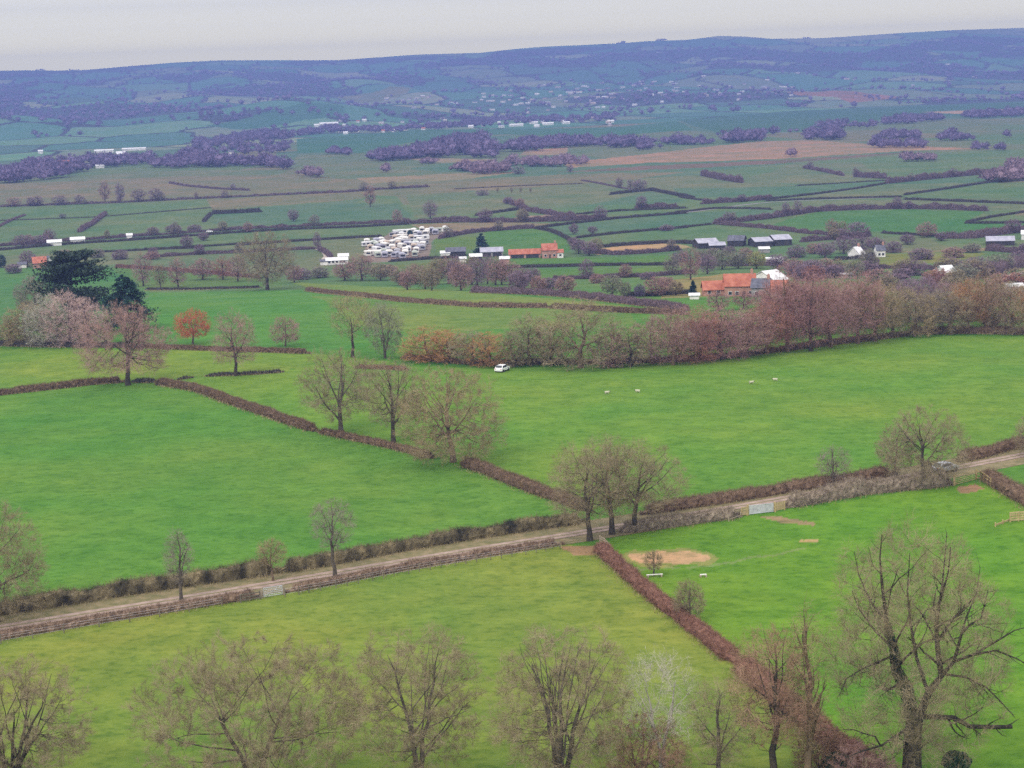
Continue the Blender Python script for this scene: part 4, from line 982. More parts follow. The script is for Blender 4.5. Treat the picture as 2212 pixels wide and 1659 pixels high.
for i, a in enumerate([
 (1222, 634, 594, 26, 'pink', 'pink bush at the end of the purple copse'), (1322, 640, 592, 26, 'greygreen', 'grey green tree between the copse and the red roofed house'), (1350, 642, 606, 16, 'greygreen', 'small grey green tree beside the other grey green one'),
 (1418, 640, 596, 30, 'pink', 'rounded pinkish tree left of the red roofed house'), (1382, 642, 612, 14, 'darkwood', 'small dark bush left of the red roofed house'), (1460, 638, 606, 20, 'brown', 'brown tree close to the small fir'),
 (1492, 604, 530, 26, 'pink', 'tall pink tree left of the farm sheds'), (1528, 592, 546, 24, 'purple', 'purple tree below the farm sheds'), (1560, 582, 536, 28, 'greygreen', 'grey green tree below the farm sheds'), (1595, 580, 540, 26, 'greygreen', 'second grey green tree beside the yellow willow'),
 (1634, 580, 541, 24, 'willow', 'yellow green willow below the dark farm sheds'), (1680, 582, 548, 26, 'purple', 'purple tree beside the yellow willow'), (1716, 590, 556, 28, 'pink', 'pinkish tree behind the white barn gable'), (1752, 592, 560, 26, 'purple', 'purple bush left of the yellow green field'),
 (1782, 556, 522, 24, 'purple', 'purple bush left of the white gabled house'), (1822, 548, 508, 28, 'purple', 'purple tree behind the white gabled house'), (1862, 546, 504, 26, 'purple', 'tall purple tree between the white houses'),
 (1852, 512, 477, 30, 'purple', 'great dark purple tree clump at the corner of the widest field'), (1820, 516, 492, 20, 'purple', 'lower purple bush joined to the great clump'), (1892, 540, 512, 22, 'purple', 'purple bush beside the second white house'),
 (2002, 512, 478, 26, 'pink', 'pale pink tree on the hedge of the widest field'), (1960, 528, 505, 18, 'purple', 'small purple bush on the right hand plain'), (2034, 520, 500, 16, 'purple', 'dark little tree left of the lavender barn'), (1930, 545, 520, 22, 'purple', 'purple bush above the yellow green field'),
 (2060, 590, 555, 26, 'purple', 'purple tree above the small white barn'), (2110, 598, 552, 32, 'purple', 'grey purple tree behind the belt'), (2160, 586, 545, 34, 'greygreen', 'grey green tree at the picture edge above the pale road'), (2205, 570, 540, 30, 'purple', 'purple tree at the picture edge above the pale road'),
 (1000, 604, 572, 22, 'purple', 'bush rising behind the purple copse'), (1250, 548, 515, 22, 'purple', 'purple tree at the bend of the curving hedge'), (1272, 552, 520, 20, 'purple', 'second purple tree at the pointed end of the sandy field'), (1238, 530, 512, 14, 'purple', 'bush on the curving dark hedge'),
 (930, 472, 431, 19, 'purple', 'round solitary tree in the green field beyond the caravans'), (800, 447, 398, 15, 'pink', 'tall thin pinkish tree on the plain'), (634, 478, 451, 14, 'purple', 'round tree on a stalk beside the green strip'), (136, 472, 461, 9, 'darkwood', 'single dark bush in a pale field of the far left plain'),
 (260, 437, 393, 13, 'purple', 'tall narrow tree on the long straight hedge'), (227, 437, 390, 14, 'pink', 'taller twin beside the narrow tree on the long hedge'), (300, 436, 407, 18, 'purple', 'block of purple trees on the long straight hedge'), (336, 434, 405, 18, 'purple', 'second block of purple trees on the long straight hedge'),
 (80, 445, 422, 18, 'purple', 'low purple tree on the long hedge near the picture edge'), (30, 446, 425, 20, 'pink', 'pinkish bush on the long hedge at the picture edge'), (130, 443, 420, 20, 'purple', 'purple bush on the long hedge left of the narrow trees'), (172, 441, 420, 13, 'purple', 'small tree on the long hedge beside the narrow trees'),
 (536, 502, 478, 12, 'pink', 'pinkish tree standing over the main road'), (50, 532, 505, 26, 'purple', 'purple tree by the white greenhouse'), (88, 528, 506, 24, 'purple', 'second purple tree by the white greenhouse'), (60, 575, 540, 20, 'purple', 'purple tree in front of the red barn at the picture edge'),
 (375, 500, 484, 20, 'purple', 'purple bush over the main road'), (330, 504, 490, 16, 'purple', 'small purple bush over the main road'), (420, 498, 484, 18, 'purple', 'low purple bush beside the white van on the main road'),
 (1384, 412, 386, 17, 'purple', 'round tree on the bent hedge of the olive field'), (1338, 406, 382, 11, 'purple', 'slim tree left of the round one'), (1362, 408, 386, 10, 'purple', 'slim tree between two others on the olive field'),
 (1042, 422, 408, 17, 'purple', 'dark bush in the middle of the olive field'), (1240, 506, 482, 12, 'purple', 'small tree on the green strip'), (1232, 372, 355, 10, 'purple', 'small dark tree by the tan field'),
 (1100, 440, 424, 16, 'purple', 'bush at the top of the ragged slanting hedge'), (1120, 376, 358, 17, 'purple', 'dark bush left of the tan field'), (1045, 376, 362, 12, 'purple', 'little dark bush on the olive field'),
 (1440, 498, 484, 18, 'purple', 'bush on the dark hedge between two green strips'), (1280, 505, 488, 12, 'purple', 'small round tree in the green strip')]):
    stand(a[0], a[1], a[2], a[3], a[4], a[5], var=i, tau=1.6, sh='oval' if a[1] - a[2] > 1.2 * a[3] else 'dome')
for x in (1075, 1105, 1125, 1146):
    stand(x, 416, 403, 4, 'brown', 'tiny thin tree in a row on the olive field', group='tiny row of thin trees', var=x, tau=1.2)

rng_ = random.Random(41)
for pts, h in RISERS:
    n = max(1, int(abs(pts[-1][0] - pts[0][0]) / 95))
    xs = [p[0] for p in pts]; ys = [p[1] for p in pts]
    if xs[0] > xs[-1]: xs.reverse(); ys.reverse()
    for _ in range(n):
        x = rng_.uniform(xs[0], xs[-1]); y = float(np.interp(x, xs, ys)); k = ppm(at(x, y)); hh = rng_.uniform(5, 9.5)
        stand(x, y + 0.3, y - hh * k, hh * k * rng_.uniform(0.36, 0.62), rng_.choice(['purple', 'purple', 'pink', 'grey', 'brown']), 'bare tree rising out of a purple hedge on the plain', group='bare trees rising out of the hedges of the plain', var=int(x), tau=1.6, sh=rng_.choice(['dome', 'oval']))

# the tree belt below the large field
for i, a in enumerate([
 (922, 774, 706, 50, 'orange', 'orange brown bush at the end of the tree belt, brightest of them', 'dome'), (972, 780, 722, 36, 'orange', 'second orange bush with dark stems in the tree belt', 'dome'),
 (1018, 786, 712, 40, 'brown', 'dark ivy stemmed bush in the tree belt', 'oval'), (1062, 786, 730, 38, 'orange', 'orange brown bush above the white car', 'dome'), (1108, 786, 722, 34, 'brown', 'low brown bush right of the white car', 'dome'),
 (1150, 786, 690, 44, 'brown', 'rounded brown tree near the white car', 'dome'), (1195, 782, 690, 40, 'olive', 'olive twigged tree beside the fan shaped one in the belt', 'oval'), (1258, 788, 655, 76, 'brown', 'large fan shaped bare tree rising above the belt', 'dome'),
 (1322, 788, 700, 42, 'pink', 'pinkish round tree right of the fan shaped one', 'dome'), (1370, 786, 712, 40, 'brown', 'low brown tree in the dip of the belt', 'dome'), (1415, 784, 690, 46, 'brown', 'brown round tree in the middle of the belt', 'dome'),
 (1460, 782, 676, 48, 'pink', 'pink brown tree in the middle of the belt', 'oval'), (1510, 778, 670, 50, 'red', 'reddish tree where the belt grows taller', 'dome'), (1560, 774, 664, 50, 'red', 'red brown tree below the red roofed house', 'dome'),
 (1612, 768, 668, 46, 'brown', 'brown tree below the grey house', 'oval'), (1655, 762, 650, 50, 'red', 'mauve red twigged tree below the red outbuilding', 'oval'), (1706, 756, 590, 56, 'red', 'tallest reddish tree of the belt', 'oval'),
 (1752, 752, 600, 52, 'red', 'tall red tree next to the tallest in the belt', 'oval'), (1800, 746, 612, 48, 'pink', 'tall pinkish tree in the upper belt', 'oval'), (1846, 740, 608, 46, 'red', 'dusky red tree in the upper belt', 'oval'),
 (1888, 734, 612, 46, 'olive', 'olive tree with dark ivied trunk in the upper belt', 'oval'), (1930, 728, 622, 42, 'brown', 'brown tree above the end of the undergrowth', 'oval'), (1972, 722, 640, 40, 'olive', 'olive round tree above the brown field hedge', 'dome'),
 (2015, 718, 636, 38, 'grey', 'grey bare tree above the brown field hedge', 'oval'), (2056, 716, 638, 40, 'brown', 'brown bare tree above the brown field hedge', 'oval'), (2096, 714, 620, 42, 'orange', 'russet tree near the end of the belt', 'oval'),
 (2136, 714, 592, 42, 'rust', 'russet red topped tree near the end of the belt', 'oval'), (2184, 716, 622, 44, 'brown', 'brown tree last but one in the belt', 'dome'), (2235, 716, 610, 46, 'orange', 'russet tree cut by the picture edge', 'oval'),
 # second rank
 (1490, 756, 690, 40, 'pink', 'pink tree in the second rank of the belt', 'dome'), (1540, 748, 680, 42, 'red', 'red tree in the second rank behind the belt', 'dome'), (1590, 742, 684, 40, 'pink', 'low pink tree in the second rank below the red roofed house', 'dome'),
 (1640, 738, 660, 40, 'brown', 'brown tree in the second rank below the grey house', 'dome'), (1690, 724, 620, 44, 'red', 'red tree in the second rank under the white barn gable', 'dome'), (1735, 716, 612, 44, 'pink', 'pink tree in the second rank of the tall belt', 'oval'),
 (1785, 712, 620, 44, 'red', 'deep red tree in the second rank of the tall belt', 'oval'), (1830, 706, 622, 42, 'red', 'small red tree in the second rank of the tall belt', 'dome'), (1872, 702, 626, 42, 'pink', 'faded pink tree in the second rank', 'dome'),
 (1915, 698, 628, 40, 'brown', 'faded brown tree in the second rank', 'dome'), (1960, 694, 618, 42, 'purple', 'purple tree in the second rank', 'dome'), (2005, 690, 616, 42, 'purple', 'wide purple tree in the second rank', 'dome'),
 (2050, 688, 618, 40, 'pink', 'pink tree in the second rank near the small white barn', 'dome'), (2100, 684, 622, 40, 'brown', 'brown tree in the second rank near the pale road', 'dome'), (2165, 690, 630, 40, 'brown', 'brown bush in the second rank by the pale road', 'dome'),
]):
    stand(a[0] + rng_.uniform(-7, 7), a[1] + rng_.uniform(1, 7), a[2] - (9 if a[0] < 1660 else 18) + rng_.uniform(-12, 10), a[3] * rng_.uniform(1.2, 1.5), {'brown': 'pink', 'red': 'mauve'}.get(a[4], a[4]) if a[0] > 1380 and i % 3 else a[4], a[5], var=i, sh=a[6], tau=1.7 if i < 29 else 2.0, bark='dark' if i % 4 == 1 else 'warm')

for i, (x, b, t, w) in enumerate([(1552, 672, 626, 30), (1606, 668, 628, 28), (1650, 664, 622, 28), (1700, 660, 606, 32)]):
    stand(x, b, t, w, ['pink', 'mauve', 'mauve', 'red'][i], ['pink tree before the lower red wing of the farmhouse', 'mauve tree before the wall of the red roofed farmhouse', 'mauve tree before the grey stone house', 'red tree before the red outbuilding'][i], var=i, tau=1.5)
# scrub and small trees behind the belt, up to the farms
rng_ = random.Random(11)
for i in range(44):
    x = 1660 + i * 13.2 + rng_.uniform(-6, 6); b = rng_.choice([602, 622, 645, 668]) + rng_.uniform(-8, 8) - (x - 1900) * 0.012
    if b < 640 and 1690 < x < 1700: continue
    stand(x, b, b - rng_.uniform(30, 46), rng_.uniform(24, 40), rng_.choice(['purple', 'pink', 'red', 'pink', 'purple', 'brown', 'greygreen']), 'pink and purple scrub tree in the tangle between the tall belt and the farms', group='scrub trees behind the tall belt', var=i, tau=2.0, sh='dome')
for i, (x, b, t, w) in enumerate([(1720, 556, 528, 24), (1760, 548, 524, 22), (1990, 560, 534, 30), (2060, 556, 532, 28), (2100, 545, 524, 22), (1950, 600, 578, 26), (1440, 618, 596, 22), (1400, 604, 586, 20), (1290, 612, 590, 20), (1540, 560, 534, 20), (1575, 552, 530, 18), (1610, 556, 534, 18), (1470, 566, 540, 22), (980, 590, 566, 20), (690, 600, 574, 24), (655, 604, 578, 20), (840, 596, 570, 24), (30, 590, 568, 20), (140, 560, 538, 20), (210, 556, 536, 18), (260, 560, 538, 20), (330, 560, 542, 18)]):
    stand(x, b, t, w, ['purple', 'pink', 'purple', 'pink', 'grey'][i % 5], 'bushy purplish tree dotted about the farms of the near plain', group='bushy trees dotted about the farms', var=i, tau=2.0, sh='dome')

def long_grass():
    """dead grass left standing along the feet of the hedges"""
    rng = np.random.default_rng(8); mb = MB()
    for Q, N, wv, zg in HEDGE_LINES:
        L = np.linalg.norm(np.diff(Q, axis=0), axis=1).sum(); d = np.hypot(*Q.mean(0))
        n = int(min(9000, L * 26)); ii = rng.integers(0, len(Q), n); sd_ = rng.choice([-1, 1], n)
        off = wv[ii] * 0.45 + np.abs(rng.normal(size=n)) * 0.42
        xy = Q[ii] + N[ii] * (sd_ * off)[:, None] + rng.normal(size=(n, 2)) * 0.4
        z = zfun(xy[:, 0], xy[:, 1]); a = np.concatenate([xy, z[:, None]], 1)
        tip = a + np.stack([rng.normal(size=n) * 0.16, rng.normal(size=n) * 0.16, rng.uniform(0.18, 0.5, n)], 1)
        mb.ribbons(np.stack([a, tip], 1), np.full(n, max(0.05, d * 0.00028)), rng)
    o = mb.obj('long_grass', STRAW); tag(o, 'pale dead grass standing along the feet of the near hedges', 'grass', kind='stuff')
STRAW = mat('dead_grass_blades', (0.20, 0.155, 0.075), scale=0.3, col2=(0.34, 0.27, 0.15))
long_grass()
# ================================================================== woods of the plain and the hills
def wood(spots, hgt, m, label, seed, cat='woodland', kind='stuff', name='woodland', tau=1.0):
    """far off woodland that reads as one mass: crowded crowns of twigs over the land. spots: (x, y, scale)"""
    rng = np.random.default_rng(seed); mb = MB()
    ico = nrm(np.array([(0, 0, 1)] + [(0.9 * math.cos(a), 0.9 * math.sin(a), 0.45) for a in np.arange(5) * 1.2566] + [(0.95 * math.cos(a + .6), 0.95 * math.sin(a + .6), -0.3) for a in np.arange(5) * 1.2566] + [(0, 0, -0.8)]))
    T = []
    for i in range(5):
        j = (i + 1) % 5
        T += [(0, 1 + i, 1 + j), (1 + i, 6 + i, 1 + j), (1 + j, 6 + i, 6 + j), (6 + i, 11, 6 + j)]
    T = np.array(T)
    for x, y, s in spots:
        r = math.hypot(x, y); px = r / 1759.0
        h = hgt * s * rng.uniform(0.42, 1.05); w = h * rng.uniform(0.5, 0.7)
        z = float(zfun(x, y))
        V = ico * (1 + rng.normal(size=(12, 1)) * 0.16) * np.array([w, w, h * 0.5]) * 0.72 + np.array([x, y, z + h * 0.5])
        mb.add(V, T=T)
        n = int(16 if r > 4500 else 80)
        u = nrm(rng.normal(size=(n, 3))); u[:, 2] = np.abs(u[:, 2]) * 1.2 - 0.35
        c = u * np.array([w, w, h * 0.5]) * rng.uniform(0.75, 1.0, (n, 1)) + np.array([x, y, z + h * 0.5])
        d = nrm(u + rng.normal(size=(n, 3)) * 0.4 + np.array([0, 0, 0.5])) * (h * 0.22 * rng.uniform(0.6, 1.3, n))[:, None]
        mb.ribbons(np.stack([c, c + d], 1), np.full(n, max(0.10 * h, 0.5 * px)), rng)
    o = mb.obj(name, TW[m]); tag(o, label, cat, kind=kind); return o

def fill(poly, step, seed):
    """spots spread over a patch of ground outlined in the photograph"""
    P = np.array(poly, float); Wp = at(P[:, 0], P[:, 1])[:, :2]; rng = np.random.default_rng(seed)
    lo, hi = Wp.min(0), Wp.max(0)
    n = int(np.prod(hi - lo) / step ** 2) + 12
    n = min(n, 6000)
    q = lo + rng.uniform(size=(n, 2)) * (hi - lo)
    k = in_poly(q[:, 0], q[:, 1], Wp) & (fbm(q[:, 0] / 55.0, q[:, 1] / 110.0, seed, 3) > 0.44); q = q[k]
    return [(a, b, rng.uniform(0.75, 1.2)) for a, b in q]

# polygons are the ground the wood stands on: crowns rise above them
for i, (poly, step, h, m, lab) in enumerate([
 ([(300, 369), (420, 362), (560, 361), (626, 368), (625, 360), (560, 352), (420, 350), (330, 358)], 10, 13, 'darkwood', 'long dark wood below the farms on the left of the plain'),
 ([(0, 398), (110, 388), (190, 376), (190, 366), (90, 366), (0, 380)], 10, 14, 'darkwood', 'dark wood at the left edge of the plain'),
 ([(0, 366), (120, 352), (250, 352), (400, 340), (480, 338), (400, 352), (200, 364), (60, 372)], 13, 14, 'darkwood', 'scattered dark trees round the white glasshouses'),
 ([(790, 353), (893, 349), (890, 338), (850, 334), (800, 346)], 10, 14, 'darkwood', 'dark wood left of the broad dark wood in mid plain'),
 ([(896, 343), (960, 341), (1072, 342), (1068, 322), (980, 314), (905, 326)], 12, 16, 'darkwood', 'broad dark wood in mid plain'),
 ([(960, 318), (1040, 316), (1060, 306), (990, 302)], 14, 16, 'darkwood', 'dark wood behind the broad dark wood'),
 ([(1071, 328), (1150, 328), (1250, 322), (1378, 323), (1370, 312), (1250, 308), (1150, 310), (1090, 318)], 12, 14, 'darkwood', 'long dark wood above the tan field'),
 ([(968, 377), (1098, 376), (1095, 366), (1030, 362), (975, 368)], 9, 10, 'purple', 'purple thicket below the broad dark wood'),
 ([(1098, 360), (1200, 361), (1303, 354), (1300, 346), (1200, 346), (1105, 350)], 9, 9, 'purple', 'purple thicket along the near side of the tan field'),
 ([(825, 373), (890, 372), (885, 364), (835, 362)], 9, 9, 'purple', 'small purple spinney on the olive plain'),
 ([(895, 360), (960, 358), (950, 350), (900, 350)], 9, 8, 'purple', 'low purple scrub between two woods'),
 ([(598, 380), (640, 395), (694, 393), (690, 380), (640, 378)], 9, 10, 'purple', 'ragged purple spinney above the straight hedge'),
 ([(700, 398), (756, 404), (800, 402), (740, 392)], 9, 9, 'purple', 'purple bushes strung along the hedge beside the tall thin tree'),
 ([(708, 334), (756, 336), (756, 328), (715, 328)], 10, 9, 'darkwood', 'flat dark spinney in the teal field'),
 ([(1569, 310), (1610, 308), (1647, 306), (1640, 298), (1580, 300)], 11, 14, 'darkwood', 'dark wood above the tan field, beside the spinney'),
 ([(1736, 304), (1790, 303), (1828, 302), (1820, 294), (1750, 294)], 11, 13, 'darkwood', 'dark wood at the upper right of the tan field'),
 ([(1617, 339), (1660, 341), (1719, 339), (1710, 330), (1630, 330)], 8, 10, 'purple', 'purple spinney standing inside the tan field'),
 ([(1380, 326), (1456, 318), (1540, 312), (1540, 304), (1440, 306), (1380, 314)], 11, 11, 'darkwood', 'dark trees between the long wood and the tan field'),
 ([(1880, 320), (2006, 320), (2000, 312), (1900, 312)], 11, 10, 'darkwood', 'flat topped dark wood right of the tan field'),
 ([(1883, 303), (1986, 300), (1980, 292), (1900, 294)], 11, 10, 'darkwood', 'narrow dark wood above the flat topped one'),
 ([(2030, 306), (2120, 303), (2191, 300), (2190, 294), (2050, 296)], 11, 10, 'darkwood', 'long narrow dark wood near the right edge of the plain'),
 ([(2098, 324), (2170, 326), (2168, 320), (2104, 320)], 10, 7, 'darkwood', 'thin dark wood below the long narrow one'),
 ([(1904, 270), (1970, 268), (2037, 262), (2030, 256), (1920, 258)], 14, 12, 'darkwood', 'dark wood in the teal fields below the hill'),
 ([(2044, 258), (2120, 256), (2212, 252), (2212, 244), (2100, 248)], 14, 12, 'darkwood', 'dark wood below the pale stubble strip'),
 ([(1935, 355), (2020, 354), (2020, 344), (1945, 344)], 9, 9, 'purple', 'reddish purple scrub above the purple belt'),
 ([(2120, 396), (2212, 398), (2212, 380), (2140, 384)], 8, 10, 'purple', 'purple wood at the right edge of the plain'),
 ([(2170, 376), (2230, 374), (2230, 364), (2180, 366)], 9, 10, 'purple', 'purple trees above the edge of the plain'),
 ([(640, 296), (700, 290), (900, 284), (1000, 276), (1000, 270), (860, 274), (700, 280), (640, 288)], 18, 13, 'darkwood', 'village trees between the roofs on the far side of the plain'),
 ([(1000, 276), (1200, 270), (1340, 266), (1340, 250), (1200, 254), (1000, 262)], 30, 13, 'darkwood', 'trees round the bright sheds at the foot of the hill'),
 ([(420, 322), (560, 306), (640, 302), (640, 288), (520, 294), (420, 308)], 17, 14, 'darkwood', 'dark wood below the green hummock'),
 ([(430, 310), (560, 300), (640, 296), (620, 330), (520, 336), (400, 336)], 26, 12, 'darkwood', 'scattered dark trees left of the teal fields'),
 ([(1550, 300), (1730, 288), (1900, 276), (1900, 268), (1700, 276), (1540, 290)], 34, 12, 'darkwood', 'scattered trees in the teal fields below the hill'),
]):
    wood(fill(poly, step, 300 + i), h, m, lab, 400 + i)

def hill_woods():
    rng = np.random.default_rng(77); n = 60000
    r = np.sqrt(rng.uniform(3900 ** 2, 8600 ** 2, n)); a = rng.uniform(-0.36, 0.36, n)
    x, y = r * np.sin(a), r * np.cos(a)
    foot = 3700 + 800 * np.clip(a / 0.28, -1.2, 1.2)
    idn, edge = cells(x / 260.0 + y / 1500.0, y / 420.0, 11)
    w = woods(x, y); hd = (edge < 0.05)
    green = np.zeros(n, bool)
    keep = (r > foot) & ((w & (rng.uniform(size=n) < 0.26)) | (hd & (rng.uniform(size=n) < 0.30)) | (rng.uniform(size=n) < 0.008))
    x, y = x[keep], y[keep]
    k = rng.permutation(len(x))[:9500]
    sp = [(x[i], y[i], rng.uniform(0.6, 1.1)) for i in k]
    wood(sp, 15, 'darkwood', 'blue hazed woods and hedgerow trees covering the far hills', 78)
hill_woods()
for i, (sx, sy, sc) in enumerate([(88, 148, 0.9), (160, 147, 0.8), (1340, 90, 1.1), (1428, 83, 1.3), (1740, 79, 0.9)]):
    q = at(sx, sy + 4); a = math.atan2(q[0], q[1]); rr = RIDGE - 40
    wood([(rr * math.sin(a + j * 0.0011), rr * math.cos(a + j * 0.0011), sc * (0.8 + 0.15 * (j % 2))) for j in range(-2, 3)], 15, 'darkwood', ['bump of trees on the skyline at its lowest end', 'second bump of trees on the skyline near its low end', 'tuft of trees on the skyline before the two highest tufts', 'highest tuft of trees on the skyline', 'clump of trees on the skyline beside the mast'][i], 500 + i, cat='tree clump', name='woodland')

# ================================================================== buildings
RED = mat('red_roof_tiles', (0.26, 0.075, 0.046), scale=0.5, col2=(0.40, 0.150, 0.095))
PINKW = mat('pink_brick_wall', (0.32, 0.165, 0.125), scale=0.8, col2=(0.44, 0.25, 0.19))
WHITE = mat('white_render', (0.56, 0.54, 0.51), scale=0.6, col2=(0.74, 0.72, 0.69))
WROOF = mat('pale_sheet_roof', (0.50, 0.49, 0.50), scale=0.5, col2=(0.70, 0.69, 0.69), rough=0.5)
STONE = mat('pale_stone', (0.38, 0.34, 0.31), scale=0.1, col2=(0.52, 0.47, 0.44))
STONE2 = mat('warm_stone', (0.36, 0.28, 0.25), scale=0.1, col2=(0.48, 0.39, 0.35))
SLATE = mat('slate_roof', (0.060, 0.062, 0.080), scale=0.8, col2=(0.13, 0.13, 0.16))
LAV = mat('grey_sheet_roof', (0.24, 0.235, 0.29), scale=0.4, col2=(0.38, 0.37, 0.43), rough=0.6)
GREYW = mat('grey_stone_wall', (0.20, 0.185, 0.18), scale=0.6, col2=(0.33, 0.31, 0.30))
DARKW = mat('dark_timber_wall', (0.025, 0.024, 0.026), scale=0.8, col2=(0.060, 0.055, 0.055))
GLASS = mat('window_glass', (0.02, 0.024, 0.030), var=0.2, scale=2, rough=0.1, spec=0.6)
DOOR = mat('door_paint', (0.10, 0.06, 0.045), var=0.2, scale=2)
CREAM = mat('cream_panel', (0.52, 0.49, 0.45), scale=0.25, col2=(0.80, 0.77, 0.73), rough=0.5)
METAL = mat('galvanised_metal', (0.42, 0.42, 0.45), scale=2, col2=(0.62, 0.62, 0.66), rough=0.45, metal=0.3)
TIMB = mat('new_timber', (0.32, 0.24, 0.11), scale=2, col2=(0.47, 0.37, 0.19))
FPOST = mat('old_fence_post', (0.10, 0.085, 0.065), scale=2, col2=(0.19, 0.165, 0.13))
GREYT = mat('weathered_timber', (0.26, 0.21, 0.155), scale=2, col2=(0.40, 0.33, 0.25))
SILVER = mat('silver_car_paint', (0.50, 0.51, 0.56), var=0.05, scale=1, rough=0.3, metal=0.5, spec=0.5)
WCAR = mat('white_car_paint', (0.80, 0.80, 0.80), var=0.03, scale=1, rough=0.3, spec=0.5)
RUBBER = mat('black_rubber', (0.02, 0.02, 0.02), var=0.1, scale=4)
LAMP = mat('lamp_glass', (0.6, 0.6, 0.6), var=0.1, scale=4, rough=0.2)
TAIL = mat('tail_lamp_red', (0.35, 0.02, 0.02), var=0.1, scale=4, rough=0.2)
WOOL = mat('sheep_wool', (0.36, 0.35, 0.24), scale=6, col2=(0.50, 0.48, 0.36))
FACE = mat('sheep_face', (0.10, 0.085, 0.07), var=0.2, scale=6)

def house(px, py, wpx, dep, wall_h, rise, rz, wm, rm, label, cat='house', group=None, name='house', windows=0, chimney=False, door=False, gable_front=False, open_front=False, dx=0.0):
    """gabled building: width in photo px, depth and heights in metres, front towards the viewer; gable_front turns the gable to the front"""
    p = at(px, py); k = ppm(p); L = max(3.0, wpx / k); D = dep
    if depth(p) < 2000: wall_h *= 0.82; rise *= 0.82
    e = empty(name, tuple(p), rz - math.atan2(p[0], p[1]), label, cat, group)
    zb = -2.0
    A, B = (L, D) if not gable_front else (D, L)     # A along the ridge
    def turn(V):
        V = np.array(V, float)
        return V if not gable_front else np.stack([-V[:, 1], V[:, 0], V[:, 2]], 1)
    w = MB(); a, b, h = A / 2, B / 2, wall_h
    V = [(-a, -b, zb), (a, -b, zb), (a, b, zb), (-a, b, zb), (-a, -b, h), (a, -b, h), (a, b, h), (-a, b, h), (-a, 0, h + rise), (a, 0, h + rise)]
    w.add(turn(V), [(0, 1, 5, 4), (1, 2, 6, 5), (2, 3, 7, 6), (3, 0, 4, 7)], [(4, 8, 7), (5, 6, 9)])
    w.obj('wall', wm, e)
    o_, t = 0.35, 0.16; r = MB()
    for s in (-1, 1):
        ed = (b + o_) * s; ez = h - rise * o_ / b; ax = a + o_
        top = [(-ax, ed, ez + 0.06), (ax, ed, ez + 0.06), (ax, 0, h + rise + 0.06), (-ax, 0, h + rise + 0.06)]
        V = top + [(x, y, z + t) for x, y, z in top]
        r.add(turn(V), [(3, 2, 1, 0), (4, 5, 6, 7), (0, 1, 5, 4), (1, 2, 6, 5), (2, 3, 7, 6), (3, 0, 4, 7)])
    ro = r.obj('roof', rm, e)
    if chimney:
        c = MB(); q = turn([(a * 0.8, 0, h + rise + 0.5)])[0]; c.box(q, (0.9, 0.9, 1.8)); c.box(q + np.array([0, 0, 1.0]), (0.35, 0.35, 0.4)); c.obj('chimney', PINKW, ro)
    if windows:
        rows = 2 if wall_h > 4.2 else 1
        Wf = L; yf = -(D / 2)
        for rr in range(rows):
            for i in range(windows):
                x = (i + 0.5) / windows * Wf * 0.88 - Wf * 0.44
                if door and rr == 0 and i == windows // 2: continue
                z = 1.5 + rr * 2.6
                if z + 0.6 > wall_h: continue
                f = MB().box((x, yf - 0.03, z), (1.25, 0.10, 1.25)).obj('window', WHITE, e)
                MB().box((x, yf - 0.09, z), (1.02, 0.05, 1.02)).obj('pane', GLASS, f)
    if door:
        MB().box((0.0 if windows < 2 else (windows // 2 + 0.5) / windows * L * 0.88 - L * 0.44, -(D / 2) - 0.04, 1.0), (1.0, 0.09, 2.1)).obj('door', DOOR, e)
    if open_front:
        n = max(2, int(L / 6)); 
        for i in range(n):
            x = (i + 0.5) / n * L * 0.94 - L * 0.47
            MB().box((x, -(D / 2) - 0.03, wall_h * 0.42), (L / n * 0.8, 0.08, wall_h * 0.84)).obj('door', DARKW, e)  # dark panel painted as the shade inside an open bay, no door leaf
    return e

# the red roofed house and its neighbours
house(1598, 639, 66, 9, 4.6, 4.2, 0.05, PINKW, RED, 'big red roofed farmhouse with cream windows beyond the tree belt', 'house', windows=4, chimney=True, door=True)
house(1540, 638, 44, 7, 2.8, 3.0, 0.10, PINKW, RED, 'lower red tiled wing joined to the big red roofed house', 'house', windows=2)
house(1645, 640, 38, 8, 4.0, 3.0, -0.1, GREYW, SLATE, 'grey stone house with a slate roof beside the red roofed house', 'house', windows=2, chimney=True)
house(1684, 642, 34, 8, 3.2, 3.4, 0.05, PINKW, RED, 'red tiled outbuilding half hidden by the red trees', 'outbuilding', open_front=True)
house(1662, 622, 40, 13, 4.0, 3.6, 0.75, WHITE, WROOF, 'barn with a bright pale gabled roof behind the grey house', 'barn')
house(1634, 620, 36, 9, 3.0, 2.2, 0.0, GREYW, SLATE, 'barn with a dark blue slate roof next to the pale gabled barn', 'barn')
house(1500, 646, 12, 3, 1.6, 0.6, 0.0, CREAM, WROOF, 'tiny white shed beside the small fir', 'shed')
